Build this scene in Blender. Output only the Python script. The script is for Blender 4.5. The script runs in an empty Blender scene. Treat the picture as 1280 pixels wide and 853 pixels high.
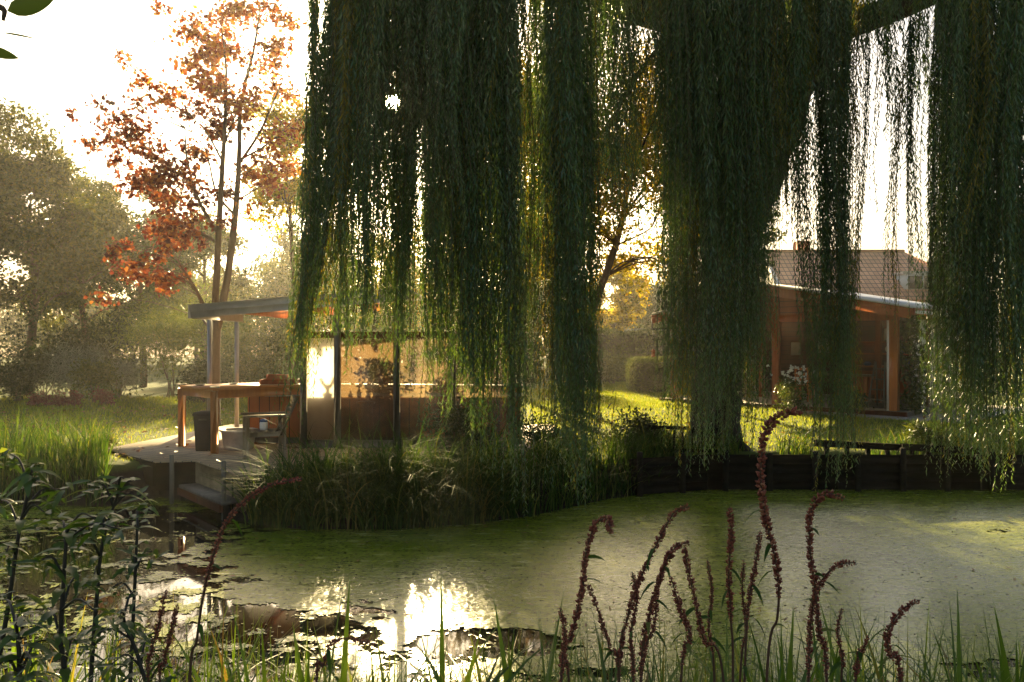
import bpy, math, random
import numpy as np
from mathutils import Vector, Matrix

R = np.random.default_rng(7)
random.seed(7)
C = bpy.context.scene.collection
scene = bpy.context.scene
F_PX, CX, CY, EYE = 1024.0, 640.0, 426.5, 2.3          # focal length in photo pixels, optical centre, eye height over the water

def at(px, py, d):
    """a point d metres out, read off the photograph"""
    return np.array([(px - CX) / F_PX * d, d, EYE - (py - CY) / F_PX * d])
def atz(px, d, z):
    return np.array([(px - CX) / F_PX * d, d, z])

# ------------------------------------------------------------------ mesh helpers
def unit(v):
    v = np.asarray(v, float)
    return v / np.maximum(np.linalg.norm(v, axis=-1, keepdims=True), 1e-9)

class MB:
    """collects shapes and links them as ONE mesh object"""
    def __init__(s):
        s.V, s.L, s.T, s.n = [], [], [], 0
    def add(s, v, f):
        v = np.asarray(v, float).reshape(-1, 3)
        f = np.asarray(f, np.int64)
        if len(f) == 0: return s
        s.V.append(v); s.L.append((f + s.n).ravel()); s.T.append(np.full(len(f), f.shape[1])); s.n += len(v)
        return s
    def poly(s, pts):
        return s.add(pts, [list(range(len(pts)))])
    def obox(s, c, ax, ay, sx, sy, sz, bev=0.0):
        """box centred at c; ax, ay horizontal/oblique unit axes, third by cross"""
        ax, ay = unit(ax), unit(ay); az = unit(np.cross(ax, ay))
        c = np.asarray(c, float)
        b = min(bev, sx * .45, sy * .45, sz * .45)
        if b <= 0:
            v = [c + ax * sx * i / 2 + ay * sy * j / 2 + az * sz * k / 2 for k in (-1, 1) for i, j in ((-1, -1), (1, -1), (1, 1), (-1, 1))]
            return s.add(v, [(0, 3, 2, 1), (4, 5, 6, 7), (0, 1, 5, 4), (1, 2, 6, 5), (2, 3, 7, 6), (3, 0, 4, 7)])
        def ring(x, y, z, k):   # 8 point ring with chamfered corners
            q = []
            for i, j in ((-1, -1), (1, -1), (1, 1), (-1, 1)):
                p1 = (i * x, j * (y - k)); p2 = (i * (x - k), j * y)
                q += [p1, p2] if i * j < 0 else [p2, p1]
            return [c + ax * a + ay * e + az * z for a, e in q]
        x, y, z = sx / 2, sy / 2, sz / 2
        rings = [ring(x - b, y - b, -z, b * .4), ring(x, y, -z + b, b), ring(x, y, z - b, b), ring(x - b, y - b, z, b * .4)]
        v = sum(rings, [])
        f = []
        for k in range(3):
            for i in range(8):
                j = (i + 1) % 8
                f.append((k * 8 + i, k * 8 + j, k * 8 + 8 + j, k * 8 + 8 + i))
        s.add(v, f)
        m = s.n - 32
        s.L.append(np.array([m + i for i in range(7, -1, -1)])); s.T.append(np.array([8]))
        s.L.append(np.array([m + 24 + i for i in range(8)])); s.T.append(np.array([8]))
        return s
    def box(s, x0, x1, y0, y1, z0, z1, bev=0.0):
        return s.obox(((x0 + x1) / 2, (y0 + y1) / 2, (z0 + z1) / 2), (1, 0, 0), (0, 1, 0), x1 - x0, y1 - y0, z1 - z0, bev)
    def bar(s, p, q, w, h, up=(0, 0, 1), bev=0.0):
        """beam from p to q, w wide, h deep"""
        p, q = np.asarray(p, float), np.asarray(q, float)
        a = unit(q - p); u = np.asarray(up, float)
        if abs(a @ u) > .95: u = np.array([0., 1, 0])
        b = unit(np.cross(u, a))
        return s.obox((p + q) / 2, a, b, np.linalg.norm(q - p), w, h, bev)
    def tube(s, pts, rad, n=7, cap=True):
        pts = np.asarray(pts, float); m = len(pts)
        rad = np.broadcast_to(np.asarray(rad, float), (m,))
        t = unit(np.gradient(pts, axis=0))
        u = np.cross(t[0], (0, 0, 1.0)) if abs(t[0][2]) < .9 else np.cross(t[0], (1.0, 0, 0))
        u = unit(u); a = np.linspace(0, 2 * math.pi, n, endpoint=False); V = []
        for i in range(m):
            u = unit(u - t[i] * (u @ t[i])); w = np.cross(t[i], u)
            V.append(pts[i] + rad[i] * (np.cos(a)[:, None] * u + np.sin(a)[:, None] * w))
        i = np.arange(m - 1)[:, None] * n; j = np.arange(n)[None]; k = (j + 1) % n
        f = np.stack([i + j, i + k, i + n + k, i + n + j], -1).reshape(-1, 4)
        s.add(np.concatenate(V), f)
        if cap:
            b0 = s.n - m * n
            s.L.append(np.arange(b0 + n - 1, b0 - 1, -1)); s.T.append(np.array([n]))
            s.L.append(np.arange(s.n - n, s.n)); s.T.append(np.array([n]))
        return s
    def lathe(s, c, prof, n=20, sq=None):
        """prof: (radius, z) from the bottom up"""
        a = np.linspace(0, 2 * math.pi, n, endpoint=False) + (sq or 0)
        V = [np.stack([c[0] + r * np.cos(a), c[1] + r * np.sin(a), np.full(n, c[2] + z)], -1) for r, z in prof]
        m = len(prof); i = np.arange(m - 1)[:, None] * n; j = np.arange(n)[None]; k = (j + 1) % n
        return s.add(np.concatenate(V), np.stack([i + j, i + k, i + n + k, i + n + j], -1).reshape(-1, 4))
    def prism(s, poly, z0, z1):
        n = len(poly); v = [(x, y, z0) for x, y in poly] + [(x, y, z1) for x, y in poly]
        s.add(v, [(i, (i + 1) % n, n + (i + 1) % n, n + i) for i in range(n)])
        b = s.n - 2 * n
        s.L.append(np.arange(b + n - 1, b - 1, -1)); s.T.append(np.array([n]))
        s.L.append(np.arange(b + n, b + 2 * n)); s.T.append(np.array([n]))
        return s
    def build(s, name, mat, parent=None, smooth=False):
        V = np.concatenate(s.V); L = np.concatenate(s.L); T = np.concatenate(s.T)
        if parent is not None: V = V - np.array(list(parent['_base']))
        me = bpy.data.meshes.new(name)
        me.vertices.add(len(V)); me.vertices.foreach_set('co', V.astype(np.float32).ravel())
        me.loops.add(len(L)); me.loops.foreach_set('vertex_index', L.astype(np.int32))
        me.polygons.add(len(T)); st = np.concatenate([[0], np.cumsum(T)[:-1]])
        me.polygons.foreach_set('loop_start', st.astype(np.int32)); me.polygons.foreach_set('loop_total', T.astype(np.int32))
        if smooth: me.polygons.foreach_set('use_smooth', np.ones(len(T), bool))
        me.update(calc_edges=True)
        if mat is not None: me.materials.append(mat)
        o = bpy.data.objects.new(name, me); C.objects.link(o)
        if parent is not None: o.parent = parent; o['_base'] = list(parent['_base'])
        return o

def tag(o, label, cat, group=None, kind=None):
    if label: o['label'] = label
    if cat: o['category'] = cat
    if group: o['group'] = group
    if kind: o['kind'] = kind
    return o
def thing(name, label, cat, base, group=None):
    o = bpy.data.objects.new(name, None); C.objects.link(o); o.empty_display_size = .2
    o.location = [float(x) for x in base]; o['_base'] = [float(x) for x in base]
    return tag(o, label, cat, group)
def copy_tree(root, loc, rz=0.0, sc=1.0, label=None):
    r = root.copy(); C.objects.link(r); r.location = loc; r.rotation_euler = (0, 0, rz)
    r.scale = (sc, sc, sc) if np.isscalar(sc) else sc
    if label: r['label'] = label
    for ch in list(root.children):
        c = ch.copy(); C.objects.link(c); c.parent = r
        for g in list(ch.children):
            e = g.copy(); C.objects.link(e); e.parent = c
    return r

# ------------------------------------------------------------------ leaf helpers (vectorised)
def leaves(mb, p, axis, nrm, ln, wd, fold=.25):
    """rhombic folded leaves: p base points, axis growth directions, nrm rough normals"""
    axis = unit(axis); side = unit(np.cross(axis, nrm)); up = np.cross(side, axis)
    ln = np.broadcast_to(ln, len(p))[:, None]; wd = np.broadcast_to(wd, len(p))[:, None]
    mid = p + axis * ln * .42
    a = mid + side * wd * .5 + up * wd * fold; b = mid - side * wd * .5 + up * wd * fold
    V = np.stack([p, a, p + axis * ln, b], 1).reshape(-1, 3)
    i = np.arange(len(p))[:, None] * 4
    mb.add(V, np.concatenate([i + [0, 1, 2], i + [0, 2, 3]], 0))
def blades(mb, p, h, w, ang, lean, k=5, twist=None, power=2.0, drop=.35, taper=1.7):
    """grass blades: base p, height h, width w, leaning by lean (share of h) towards ang"""
    n = len(p); t = np.linspace(0, 1, k + 1)[None, :, None]
    d = np.stack([np.cos(ang), np.sin(ang), 0 * ang], -1)[:, None]
    h = np.asarray(h)[:, None, None]; lean = np.asarray(lean)[:, None, None]
    up = np.array([0, 0, 1.0])
    c = np.asarray(p)[:, None] + up * h * (t - drop * lean * t ** 3) + d * h * lean * t ** power
    tw = ang + math.pi / 2 + (R.normal(0, .5, n) if twist is None else twist)
    sd = np.stack([np.cos(tw), np.sin(tw), 0 * tw], -1)[:, None]
    ww = np.asarray(w)[:, None, None] * (1 - t ** taper) * np.minimum(1, .6 + 2 * t) + .0006
    V = np.stack([c - sd * ww / 2, c + sd * ww / 2], 2).reshape(n, -1, 3)
    i = (np.arange(n) * (k + 1) * 2)[:, None] + (np.arange(k) * 2)[None]
    f = np.stack([i, i + 1, i + 3, i + 2], -1).reshape(-1, 4)
    mb.add(V.reshape(-1, 3), f)
def bigleaf(mb, base, d, ln, wd, droop=.4, roll=0.0, seg=5, teeth=0.0):
    """one broad leaf with midrib fold and a drooping tip"""
    d = unit(np.asarray(d, float)); h = unit(np.array([d[0], d[1], 0]) + 1e-6)
    side = unit(np.cross(d, (0, 0, 1.0)) + 1e-6); up = np.cross(side, d)
    side = side * math.cos(roll) + up * math.sin(roll); up = np.cross(side, d)
    V = []
    for i in range(seg + 1):
        t = i / seg
        c = base + d * ln * t + np.array([0, 0, -1.0]) * droop * ln * t * t
        w = wd * (math.sin(math.pi * min(1, t ** .75)) ** .8 * .5 if 0 < i < seg else 0.004)
        w *= 1 + teeth * ((i % 2) - .5)
        V += [c - side * w + up * w * .28, c, c + side * w + up * w * .28]
    f = []
    for i in range(seg):
        a = i * 3
        f += [(a, a + 1, a + 4, a + 3), (a + 1, a + 2, a + 5, a + 4)]
    mb.add(V, f)
def curve(pts, n=16):
    """n points of a Catmull-Rom curve through control points"""
    P = np.asarray(pts, float)
    P = np.concatenate([[2 * P[0] - P[1]], P, [2 * P[-1] - P[-2]]])
    u = np.linspace(0, len(P) - 3 - 1e-6, n); i = u.astype(int); t = (u - i)[:, None]
    a, b, c, d = P[i], P[i + 1], P[i + 2], P[i + 3]
    return .5 * ((2 * b) + (c - a) * t + (2 * a - 5 * b + 4 * c - d) * t ** 2 + (3 * b - a - 3 * c + d) * t ** 3)
def vnoise(x, y, seed=0):
    def h(i, j):
        n = (i * 374761393 + j * 668265263 + seed * 974711) & 0x7fffffff
        n = ((n ^ (n >> 13)) * 1274126177) & 0x7fffffff
        return ((n ^ (n >> 16)) & 0xffff) / 65535.0
    i, j = np.floor(x).astype(np.int64), np.floor(y).astype(np.int64)
    u, v = x - i, y - j; u = u * u * (3 - 2 * u); v = v * v * (3 - 2 * v)
    return (h(i, j) * (1 - u) + h(i + 1, j) * u) * (1 - v) + (h(i, j + 1) * (1 - u) + h(i + 1, j + 1) * u) * v
def fbm(x, y, o=4, seed=0):
    s, a, t = 0, 1.0, 0
    for k in range(o):
        s = s + a * vnoise(x * 2 ** k + 17.3 * k, y * 2 ** k - 9.1 * k, seed + k); t += a; a *= .55
    return s / t

# ------------------------------------------------------------------ materials
def newmat(name):
    m = bpy.data.materials.new(name); m.use_nodes = True
    nt = m.node_tree; nt.nodes.clear()
    out = nt.nodes.new('ShaderNodeOutputMaterial')
    return m, nt, out
def N(nt, typ, **kw):
    n = nt.nodes.new(typ)
    for k, v in kw.items():
        if k in n.inputs and not hasattr(type(n), k): n.inputs[k].default_value = v
        else: setattr(n, k, v)
    return n
def ramp(nt, fac, stops):
    r = nt.nodes.new('ShaderNodeValToRGB'); e = r.color_ramp.elements
    while len(e) < len(stops): e.new(.5)
    for el, (p, c) in zip(e, stops): el.position = p; el.color = (*c, 1)
    nt.links.new(fac, r.inputs[0]); return r.outputs[0]
def noise(nt, scale, detail=4, rough=.6, coord='Object', stretch=None):
    tc = nt.nodes.new('ShaderNodeTexCoord'); src = tc.outputs[coord]
    if stretch:
        mp = nt.nodes.new('ShaderNodeMapping'); mp.inputs['Scale'].default_value = stretch
        nt.links.new(src, mp.inputs[0]); src = mp.outputs[0]
    n = nt.nodes.new('ShaderNodeTexNoise'); n.inputs['Scale'].default_value = scale
    n.inputs['Detail'].default_value = detail; n.inputs['Roughness'].default_value = rough
    nt.links.new(src, n.inputs['Vector']); return n.outputs['Fac']
def bump(nt, h, bs, strength=.4, dist=.02):
    b = nt.nodes.new('ShaderNodeBump'); b.inputs['Strength'].default_value = strength; b.inputs['Distance'].default_value = dist
    nt.links.new(h, b.inputs['Height']); nt.links.new(b.outputs[0], bs.inputs['Normal'])

def leafmat(name, stops, trans=.45, tcol=None, rough=.45, spec=.35, tgain=1.6):
    """leaves: reflecting and letting light through; each leaf gets a shade of its own"""
    m, nt, out = newmat(name)
    geo = nt.nodes.new('ShaderNodeNewGeometry')
    col = ramp(nt, geo.outputs['Random Per Island'], stops)
    p = N(nt, 'ShaderNodeBsdfPrincipled'); p.inputs['Roughness'].default_value = rough
    p.inputs['Specular IOR Level'].default_value = spec
    nt.links.new(col, p.inputs['Base Color'])
    t = nt.nodes.new('ShaderNodeBsdfTranslucent')
    mul = nt.nodes.new('ShaderNodeMix'); mul.data_type = 'RGBA'; mul.blend_type = 'MULTIPLY'; mul.inputs['Factor'].default_value = 1
    nt.links.new(col, mul.inputs['A']); tc = tcol or (1.3, 1.15, .45)
    mul.inputs['B'].default_value = (tc[0] * tgain, tc[1] * tgain, tc[2] * tgain, 1)
    nt.links.new(mul.outputs['Result'], t.inputs['Color'])
    mx = nt.nodes.new('ShaderNodeMixShader'); mx.inputs[0].default_value = trans
    nt.links.new(p.outputs[0], mx.inputs[1]); nt.links.new(t.outputs[0], mx.inputs[2]); nt.links.new(mx.outputs[0], out.inputs['Surface'])
    return m
def woodmat(name, c1, c2, scale=9, stretch=(1, 1, .12), rough=.6, bmp=.3, spec=.3, coord='Object'):
    m, nt, out = newmat(name)
    p = N(nt, 'ShaderNodeBsdfPrincipled'); p.inputs['Roughness'].default_value = rough; p.inputs['Specular IOR Level'].default_value = spec
    n = noise(nt, scale, 6, .65, coord, stretch)
    col = ramp(nt, n, [(.3, c1), (.52, tuple((a + b) / 2 for a, b in zip(c1, c2))), (.72, c2)])
    n2 = noise(nt, 1.3, 3, .5, coord)
    mx = nt.nodes.new('ShaderNodeMix'); mx.data_type = 'RGBA'; mx.blend_type = 'MULTIPLY'
    mp = nt.nodes.new('ShaderNodeMapRange'); mp.inputs[1].default_value = .35; mp.inputs[2].default_value = .7; mp.inputs[3].default_value = 0; mp.inputs[4].default_value = .6
    nt.links.new(n2, mp.inputs[0]); nt.links.new(mp.outputs[0], mx.inputs['Factor'])
    nt.links.new(col, mx.inputs['A']); mx.inputs['B'].default_value = (.55, .5, .45, 1)
    nt.links.new(mx.outputs['Result'], p.inputs['Base Color'])
    bump(nt, n, p, bmp, .01)
    nt.links.new(p.outputs[0], out.inputs['Surface']); return m
def plain(name, c, rough=.5, spec=.4, metal=0.0, vary=.25, scale=6, bmp=.1):
    m, nt, out = newmat(name)
    p = N(nt, 'ShaderNodeBsdfPrincipled'); p.inputs['Roughness'].default_value = rough
    p.inputs['Specular IOR Level'].default_value = spec; p.inputs['Metallic'].default_value = metal
    n = noise(nt, scale, 5, .6)
    d = tuple(x * (1 - vary) for x in c)
    nt.links.new(ramp(nt, n, [(.3, d), (.65, c)]), p.inputs['Base Color'])
    if bmp: bump(nt, n, p, bmp, .01)
    nt.links.new(p.outputs[0], out.inputs['Surface']); return m

M = {}
M['willow'] = leafmat('willow_leaf', [(0, (.040, .085, .030)), (.55, (.066, .125, .042)), (.85, (.095, .150, .045)), (1, (.15, .17, .04))], .26, (1.35, 1.3, .4), .34, .6)
M['willow_twig'] = plain('willow_twig', (.10, .085, .035), .6)
M['willow_light'] = leafmat('willow_leaf_pale', [(0, (.060, .110, .048)), (.55, (.090, .150, .062)), (1, (.15, .20, .075))], .26, (1.35, 1.3, .4), .32, .7)
M['willow_yellow'] = leafmat('willow_leaf_yellowing', [(0, (.085, .105, .022)), (.6, (.15, .15, .028)), (1, (.24, .20, .04))], .45, (1.5, 1.2, .3), .4, .5)
M['maple_orange'] = leafmat('orange_maple_leaf', [(0, (.10, .025, .012)), (.4, (.20, .06, .018)), (.75, (.28, .12, .025)), (1, (.30, .20, .03))], .5, (1.4, 1.0, .5))
M['bark_dark'] = woodmat('willow_bark', (.020, .016, .012), (.075, .058, .042), 5, (1, 1, .25), .9, .9)
M['bark'] = woodmat('bark', (.07, .05, .035), (.20, .14, .09), 6, (1, 1, .25), .85, .6)
M['maple_red'] = leafmat('red_maple_leaf', [(0, (.050, .016, .012)), (.4, (.11, .032, .018)), (.75, (.17, .060, .022)), (1, (.26, .14, .04))], .42, (1.3, .9, .5))
M['maple_gold'] = leafmat('golden_maple_leaf', [(0, (.09, .09, .012)), (.4, (.20, .18, .018)), (.85, (.34, .29, .03)), (1, (.30, .15, .02))], .6, (1.45, 1.25, .35))
M['tree_olive'] = leafmat('olive_tree_leaf', [(0, (.026, .040, .010)), (.6, (.058, .074, .015)), (1, (.13, .125, .022))], .36, (1.5, 1.3, .3))
M['tree_green'] = leafmat('green_tree_leaf', [(0, (.022, .042, .010)), (.6, (.045, .072, .015)), (1, (.10, .11, .022))], .34)
M['tree_dark'] = leafmat('dark_shrub_leaf', [(0, (.014, .026, .010)), (.7, (.030, .048, .016)), (1, (.06, .07, .02))], .3)
M['hedge'] = leafmat('hedge_leaf', [(0, (.035, .055, .015)), (.7, (.07, .09, .02)), (1, (.12, .13, .03))], .4)
M['bamboo'] = leafmat('bamboo_leaf', [(0, (.05, .08, .015)), (.7, (.10, .14, .025)), (1, (.16, .18, .04))], .45)
M['sedum'] = leafmat('sedum_flower', [(0, (.09, .02, .022)), (.7, (.18, .045, .04)), (1, (.22, .09, .06))], .2, (1.2, .8, .6))
M['silver'] = leafmat('silver_leaf', [(0, (.09, .11, .09)), (.7, (.15, .18, .15)), (1, (.22, .25, .2))], .3, (1, 1, .7))
M['reed'] = leafmat('reed_blade', [(0, (.022, .050, .012)), (.6, (.048, .095, .020)), (.9, (.10, .14, .035)), (1, (.20, .19, .06))], .38, (1.3, 1.25, .35), .65, .10)
M['iris'] = leafmat('iris_blade', [(0, (.040, .085, .016)), (.6, (.085, .15, .025)), (.85, (.15, .19, .04)), (1, (.26, .16, .05))], .45, (1.4, 1.25, .35), .4, .4)
M['lawn_blade'] = leafmat('lawn_blade', [(0, (.055, .085, .016)), (.6, (.09, .125, .022)), (1, (.16, .16, .035))], .58, (1.45, 1.25, .3), .5, .25, 2.4)
M['fore_leaf'] = leafmat('foreground_leaf', [(0, (.035, .080, .018)), (.6, (.070, .125, .026)), (1, (.14, .17, .04))], .45, (1.4, 1.3, .35), .36, .5)
M['branch_leaf'] = leafmat('overhanging_leaf', [(0, (.05, .085, .022)), (1, (.085, .12, .03))], .4, (1.2, 1.2, .5), .4)
M['litter'] = leafmat('fallen_leaf', [(0, (.10, .045, .018)), (.5, (.20, .09, .03)), (1, (.30, .19, .06))], .25, (1.2, .9, .5))
M['white_flower'] = leafmat('white_petal', [(0, (.55, .55, .5)), (1, (.75, .75, .7))], .3, (.6, .6, .55))
M['seed'] = leafmat('seed_capsule', [(0, (.12, .028, .018)), (.5, (.27, .070, .042)), (.85, (.40, .15, .08)), (1, (.50, .28, .15))], .22, (1.2, .8, .6), .6, .3)
M['stem'] = plain('dry_stem', (.10, .05, .03), .6)
M['stem_green'] = plain('green_stem', (.03, .045, .02), .5)
M['stem_dark'] = plain('dark_stem', (.028, .026, .020), .55)
M['deck'] = None
M['red_wood'] = woodmat('red_brown_timber', (.24, .060, .018), (.46, .13, .034), 10, (1, 1, .12), .5, .25)
M['orange_wood'] = woodmat('orange_varnished_timber', (.42, .12, .02), (.62, .21, .035), 9, (1, 1, .1), .32, .15, .5)
M['grey_wood'] = woodmat('weathered_timber', (.12, .10, .08), (.27, .23, .18), 12, (1, 1, .15), .75, .4)
M['chair_wood'] = woodmat('sun_bleached_timber', (.24, .17, .10), (.44, .34, .22), 12, (1, 1, .15), .7, .4)
M['pale_wood'] = woodmat('pale_timber', (.24, .17, .09), (.42, .32, .19), 10, (.2, 1, 1), .65, .3)
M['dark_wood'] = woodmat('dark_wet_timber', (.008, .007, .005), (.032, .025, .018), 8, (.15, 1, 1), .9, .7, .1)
M['brown_wood'] = woodmat('dark_brown_boards', (.09, .026, .010), (.19, .060, .022), 9, (1, 1, .1), .55, .3)
M['grey_paint'] = plain('grey_painted_fascia', (.46, .44, .43), .55, vary=.3, scale=3)
M['steel'] = plain('grey_steel', (.30, .31, .33), .4, .5, .6, .2)
M['bin'] = plain('dark_blue_plastic', (.008, .009, .015), .5, .2)
M['white'] = plain('white_paint', (.78, .77, .73), .5, vary=.12)
M['tub'] = plain('stained_white_plastic', (.62, .56, .48), .5, vary=.4, scale=7)
M['terracotta'] = plain('terracotta', (.36, .12, .05), .7)
M['cactus'] = plain('cactus_skin', (.06, .10, .05), .6)
M['blue'] = plain('blue_glaze', (.06, .11, .30), .25)
M['metal_roof'] = plain('pale_roof_sheet', (.60, .58, .54), .35, .5, vary=.15, scale=2)
M['stone'] = plain('grey_paving', (.30, .28, .25), .8, vary=.35, scale=3)
M['plaster'] = plain('cream_plaster', (.62, .58, .50), .8, vary=.15, scale=2)
M['dark'] = plain('dark_metal', (.03, .03, .03), .5)
M['black_iron'] = plain('black_iron', (.012, .012, .012), .6)

def deckmat():
    m, nt, out = newmat('deck_boards')
    p = N(nt, 'ShaderNodeBsdfPrincipled'); p.inputs['Roughness'].default_value = .5
    tc = nt.nodes.new('ShaderNodeTexCoord'); mp = nt.nodes.new('ShaderNodeMapping')
    mp.inputs['Rotation'].default_value = (0, 0, math.radians(28)); nt.links.new(tc.outputs['Object'], mp.inputs[0])
    br = nt.nodes.new('ShaderNodeTexBrick'); br.inputs['Scale'].default_value = 1
    br.inputs['Brick Width'].default_value = 2.4; br.inputs['Row Height'].default_value = .14; br.inputs['Mortar Size'].default_value = .006
    br.inputs['Color1'].default_value = (.56, .37, .19, 1); br.inputs['Color2'].default_value = (.40, .26, .13, 1); br.inputs['Mortar'].default_value = (.02, .016, .012, 1)
    nt.links.new(mp.outputs[0], br.inputs['Vector'])
    n = noise(nt, 7, 5, .65); mx = nt.nodes.new('ShaderNodeMix'); mx.data_type = 'RGBA'; mx.blend_type = 'MULTIPLY'; mx.inputs['Factor'].default_value = .8
    nt.links.new(br.outputs['Color'], mx.inputs['A']); nt.links.new(ramp(nt, n, [(.3, (.5, .46, .42)), (.65, (1, 1, 1))]), mx.inputs['B'])
    nt.links.new(mx.outputs['Result'], p.inputs['Base Color']); bump(nt, br.outputs['Fac'], p, -.6, .01)
    nt.links.new(p.outputs[0], out.inputs['Surface']); return m
M['deck'] = deckmat()
def tilemat():
    m, nt, out = newmat('clay_roof_tiles')
    p = N(nt, 'ShaderNodeBsdfPrincipled'); p.inputs['Roughness'].default_value = .7
    tc = nt.nodes.new('ShaderNodeTexCoord')
    br = nt.nodes.new('ShaderNodeTexBrick'); br.inputs['Scale'].default_value = 1; br.offset = 0
    br.inputs['Brick Width'].default_value = .26; br.inputs['Row Height'].default_value = .24; br.inputs['Mortar Size'].default_value = .03; br.inputs['Mortar Smooth'].default_value = .6
    br.inputs['Color1'].default_value = (.62, .30, .17, 1); br.inputs['Color2'].default_value = (.46, .21, .12, 1); br.inputs['Mortar'].default_value = (.14, .07, .045, 1)
    sep = nt.nodes.new('ShaderNodeSeparateXYZ'); cmb = nt.nodes.new('ShaderNodeCombineXYZ')
    nt.links.new(tc.outputs['Object'], sep.inputs[0]); nt.links.new(sep.outputs['X'], cmb.inputs['X']); nt.links.new(sep.outputs['Z'], cmb.inputs['Y'])
    nt.links.new(cmb.outputs[0], br.inputs['Vector']); nt.links.new(br.outputs['Color'], p.inputs['Base Color'])
    bump(nt, br.outputs['Fac'], p, -.7, .05); nt.links.new(p.outputs[0], out.inputs['Surface']); return m
M['tiles'] = tilemat()
def boardsmat(name, c1, c2, gap, w=.14, horiz=False):
    """timber boards: grooves every w metres"""
    m, nt, out = newmat(name)
    p = N(nt, 'ShaderNodeBsdfPrincipled'); p.inputs['Roughness'].default_value = .55
    tc = nt.nodes.new('ShaderNodeTexCoord'); sep = nt.nodes.new('ShaderNodeSeparateXYZ'); cmb = nt.nodes.new('ShaderNodeCombineXYZ')
    nt.links.new(tc.outputs['Object'], sep.inputs[0])
    add = nt.nodes.new('ShaderNodeMath'); add.operation = 'SUBTRACT'
    nt.links.new(sep.outputs['X'], add.inputs[0]); nt.links.new(sep.outputs['Y'], add.inputs[1])
    nt.links.new(sep.outputs['Z'] if not horiz else add.outputs[0], cmb.inputs['X']); nt.links.new(add.outputs[0] if not horiz else sep.outputs['Z'], cmb.inputs['Y'])
    br = nt.nodes.new('ShaderNodeTexBrick'); br.inputs['Scale'].default_value = 1
    br.inputs['Brick Width'].default_value = 5; br.inputs['Row Height'].default_value = w; br.inputs['Mortar Size'].default_value = .008
    br.inputs['Color1'].default_value = (*c1, 1); br.inputs['Color2'].default_value = (*c2, 1); br.inputs['Mortar'].default_value = (*gap, 1)
    nt.links.new(cmb.outputs[0], br.inputs['Vector'])
    n = noise(nt, 8, 5, .6, 'Object', (1, 1, .15)); mx = nt.nodes.new('ShaderNodeMix'); mx.data_type = 'RGBA'; mx.blend_type = 'MULTIPLY'; mx.inputs['Factor'].default_value = .7
    nt.links.new(br.outputs['Color'], mx.inputs['A']); nt.links.new(ramp(nt, n, [(.3, (.5, .48, .45)), (.65, (1, 1, 1))]), mx.inputs['B'])
    nt.links.new(mx.outputs['Result'], p.inputs['Base Color']); bump(nt, br.outputs['Fac'], p, -.5, .01)
    nt.links.new(p.outputs[0], out.inputs['Surface']); return m
M['bar_boards'] = boardsmat('orange_bar_boards', (.50, .15, .03), (.38, .11, .022), (.06, .02, .01), .17)
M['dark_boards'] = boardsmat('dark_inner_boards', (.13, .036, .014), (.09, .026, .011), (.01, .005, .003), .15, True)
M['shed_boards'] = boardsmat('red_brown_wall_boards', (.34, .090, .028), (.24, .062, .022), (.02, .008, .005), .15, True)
def panelmat(name, col, tr, clear, rough=.25):
    """dusty translucent wind screen sheet"""
    m, nt, out = newmat(name)
    t = nt.nodes.new('ShaderNodeBsdfTranslucent'); t.inputs[0].default_value = (*col, 1)
    d = nt.nodes.new('ShaderNodeBsdfDiffuse'); d.inputs[0].default_value = (*[c * .5 for c in col], 1)
    tp = nt.nodes.new('ShaderNodeBsdfTransparent'); g = nt.nodes.new('ShaderNodeBsdfGlossy'); g.inputs['Roughness'].default_value = rough
    m1 = nt.nodes.new('ShaderNodeMixShader'); m1.inputs[0].default_value = tr
    nt.links.new(d.outputs[0], m1.inputs[1]); nt.links.new(t.outputs[0], m1.inputs[2])
    m2 = nt.nodes.new('ShaderNodeMixShader'); n = noise(nt, 1.7, 4, .6)
    mp = nt.nodes.new('ShaderNodeMapRange'); mp.inputs[1].default_value = .35; mp.inputs[2].default_value = .65; mp.inputs[3].default_value = clear * .6; mp.inputs[4].default_value = min(1, clear * 1.4)
    nt.links.new(n, mp.inputs[0]); nt.links.new(mp.outputs[0], m2.inputs[0])
    nt.links.new(m1.outputs[0], m2.inputs[1]); nt.links.new(tp.outputs[0], m2.inputs[2])
    m3 = nt.nodes.new('ShaderNodeMixShader'); m3.inputs[0].default_value = .06
    nt.links.new(m2.outputs[0], m3.inputs[1]); nt.links.new(g.outputs[0], m3.inputs[2])
    nt.links.new(m3.outputs[0], out.inputs['Surface']); return m
M['panel_white'] = panelmat('frosted_panel', (.92, .88, .78), .92, .08)
M['panel_smoke'] = panelmat('dusty_glass', (.30, .20, .10), .8, .52)
M['panel_clear'] = panelmat('grimy_clear_glass', (.36, .26, .14), .8, .75)
def glassmat():
    m, nt, out = newmat('window_glass')
    p = N(nt, 'ShaderNodeBsdfPrincipled'); p.inputs['Base Color'].default_value = (.03, .035, .04, 1); p.inputs['Roughness'].default_value = .06
    nt.links.new(p.outputs[0], out.inputs['Surface']); return m
M['glass'] = glassmat()

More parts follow.
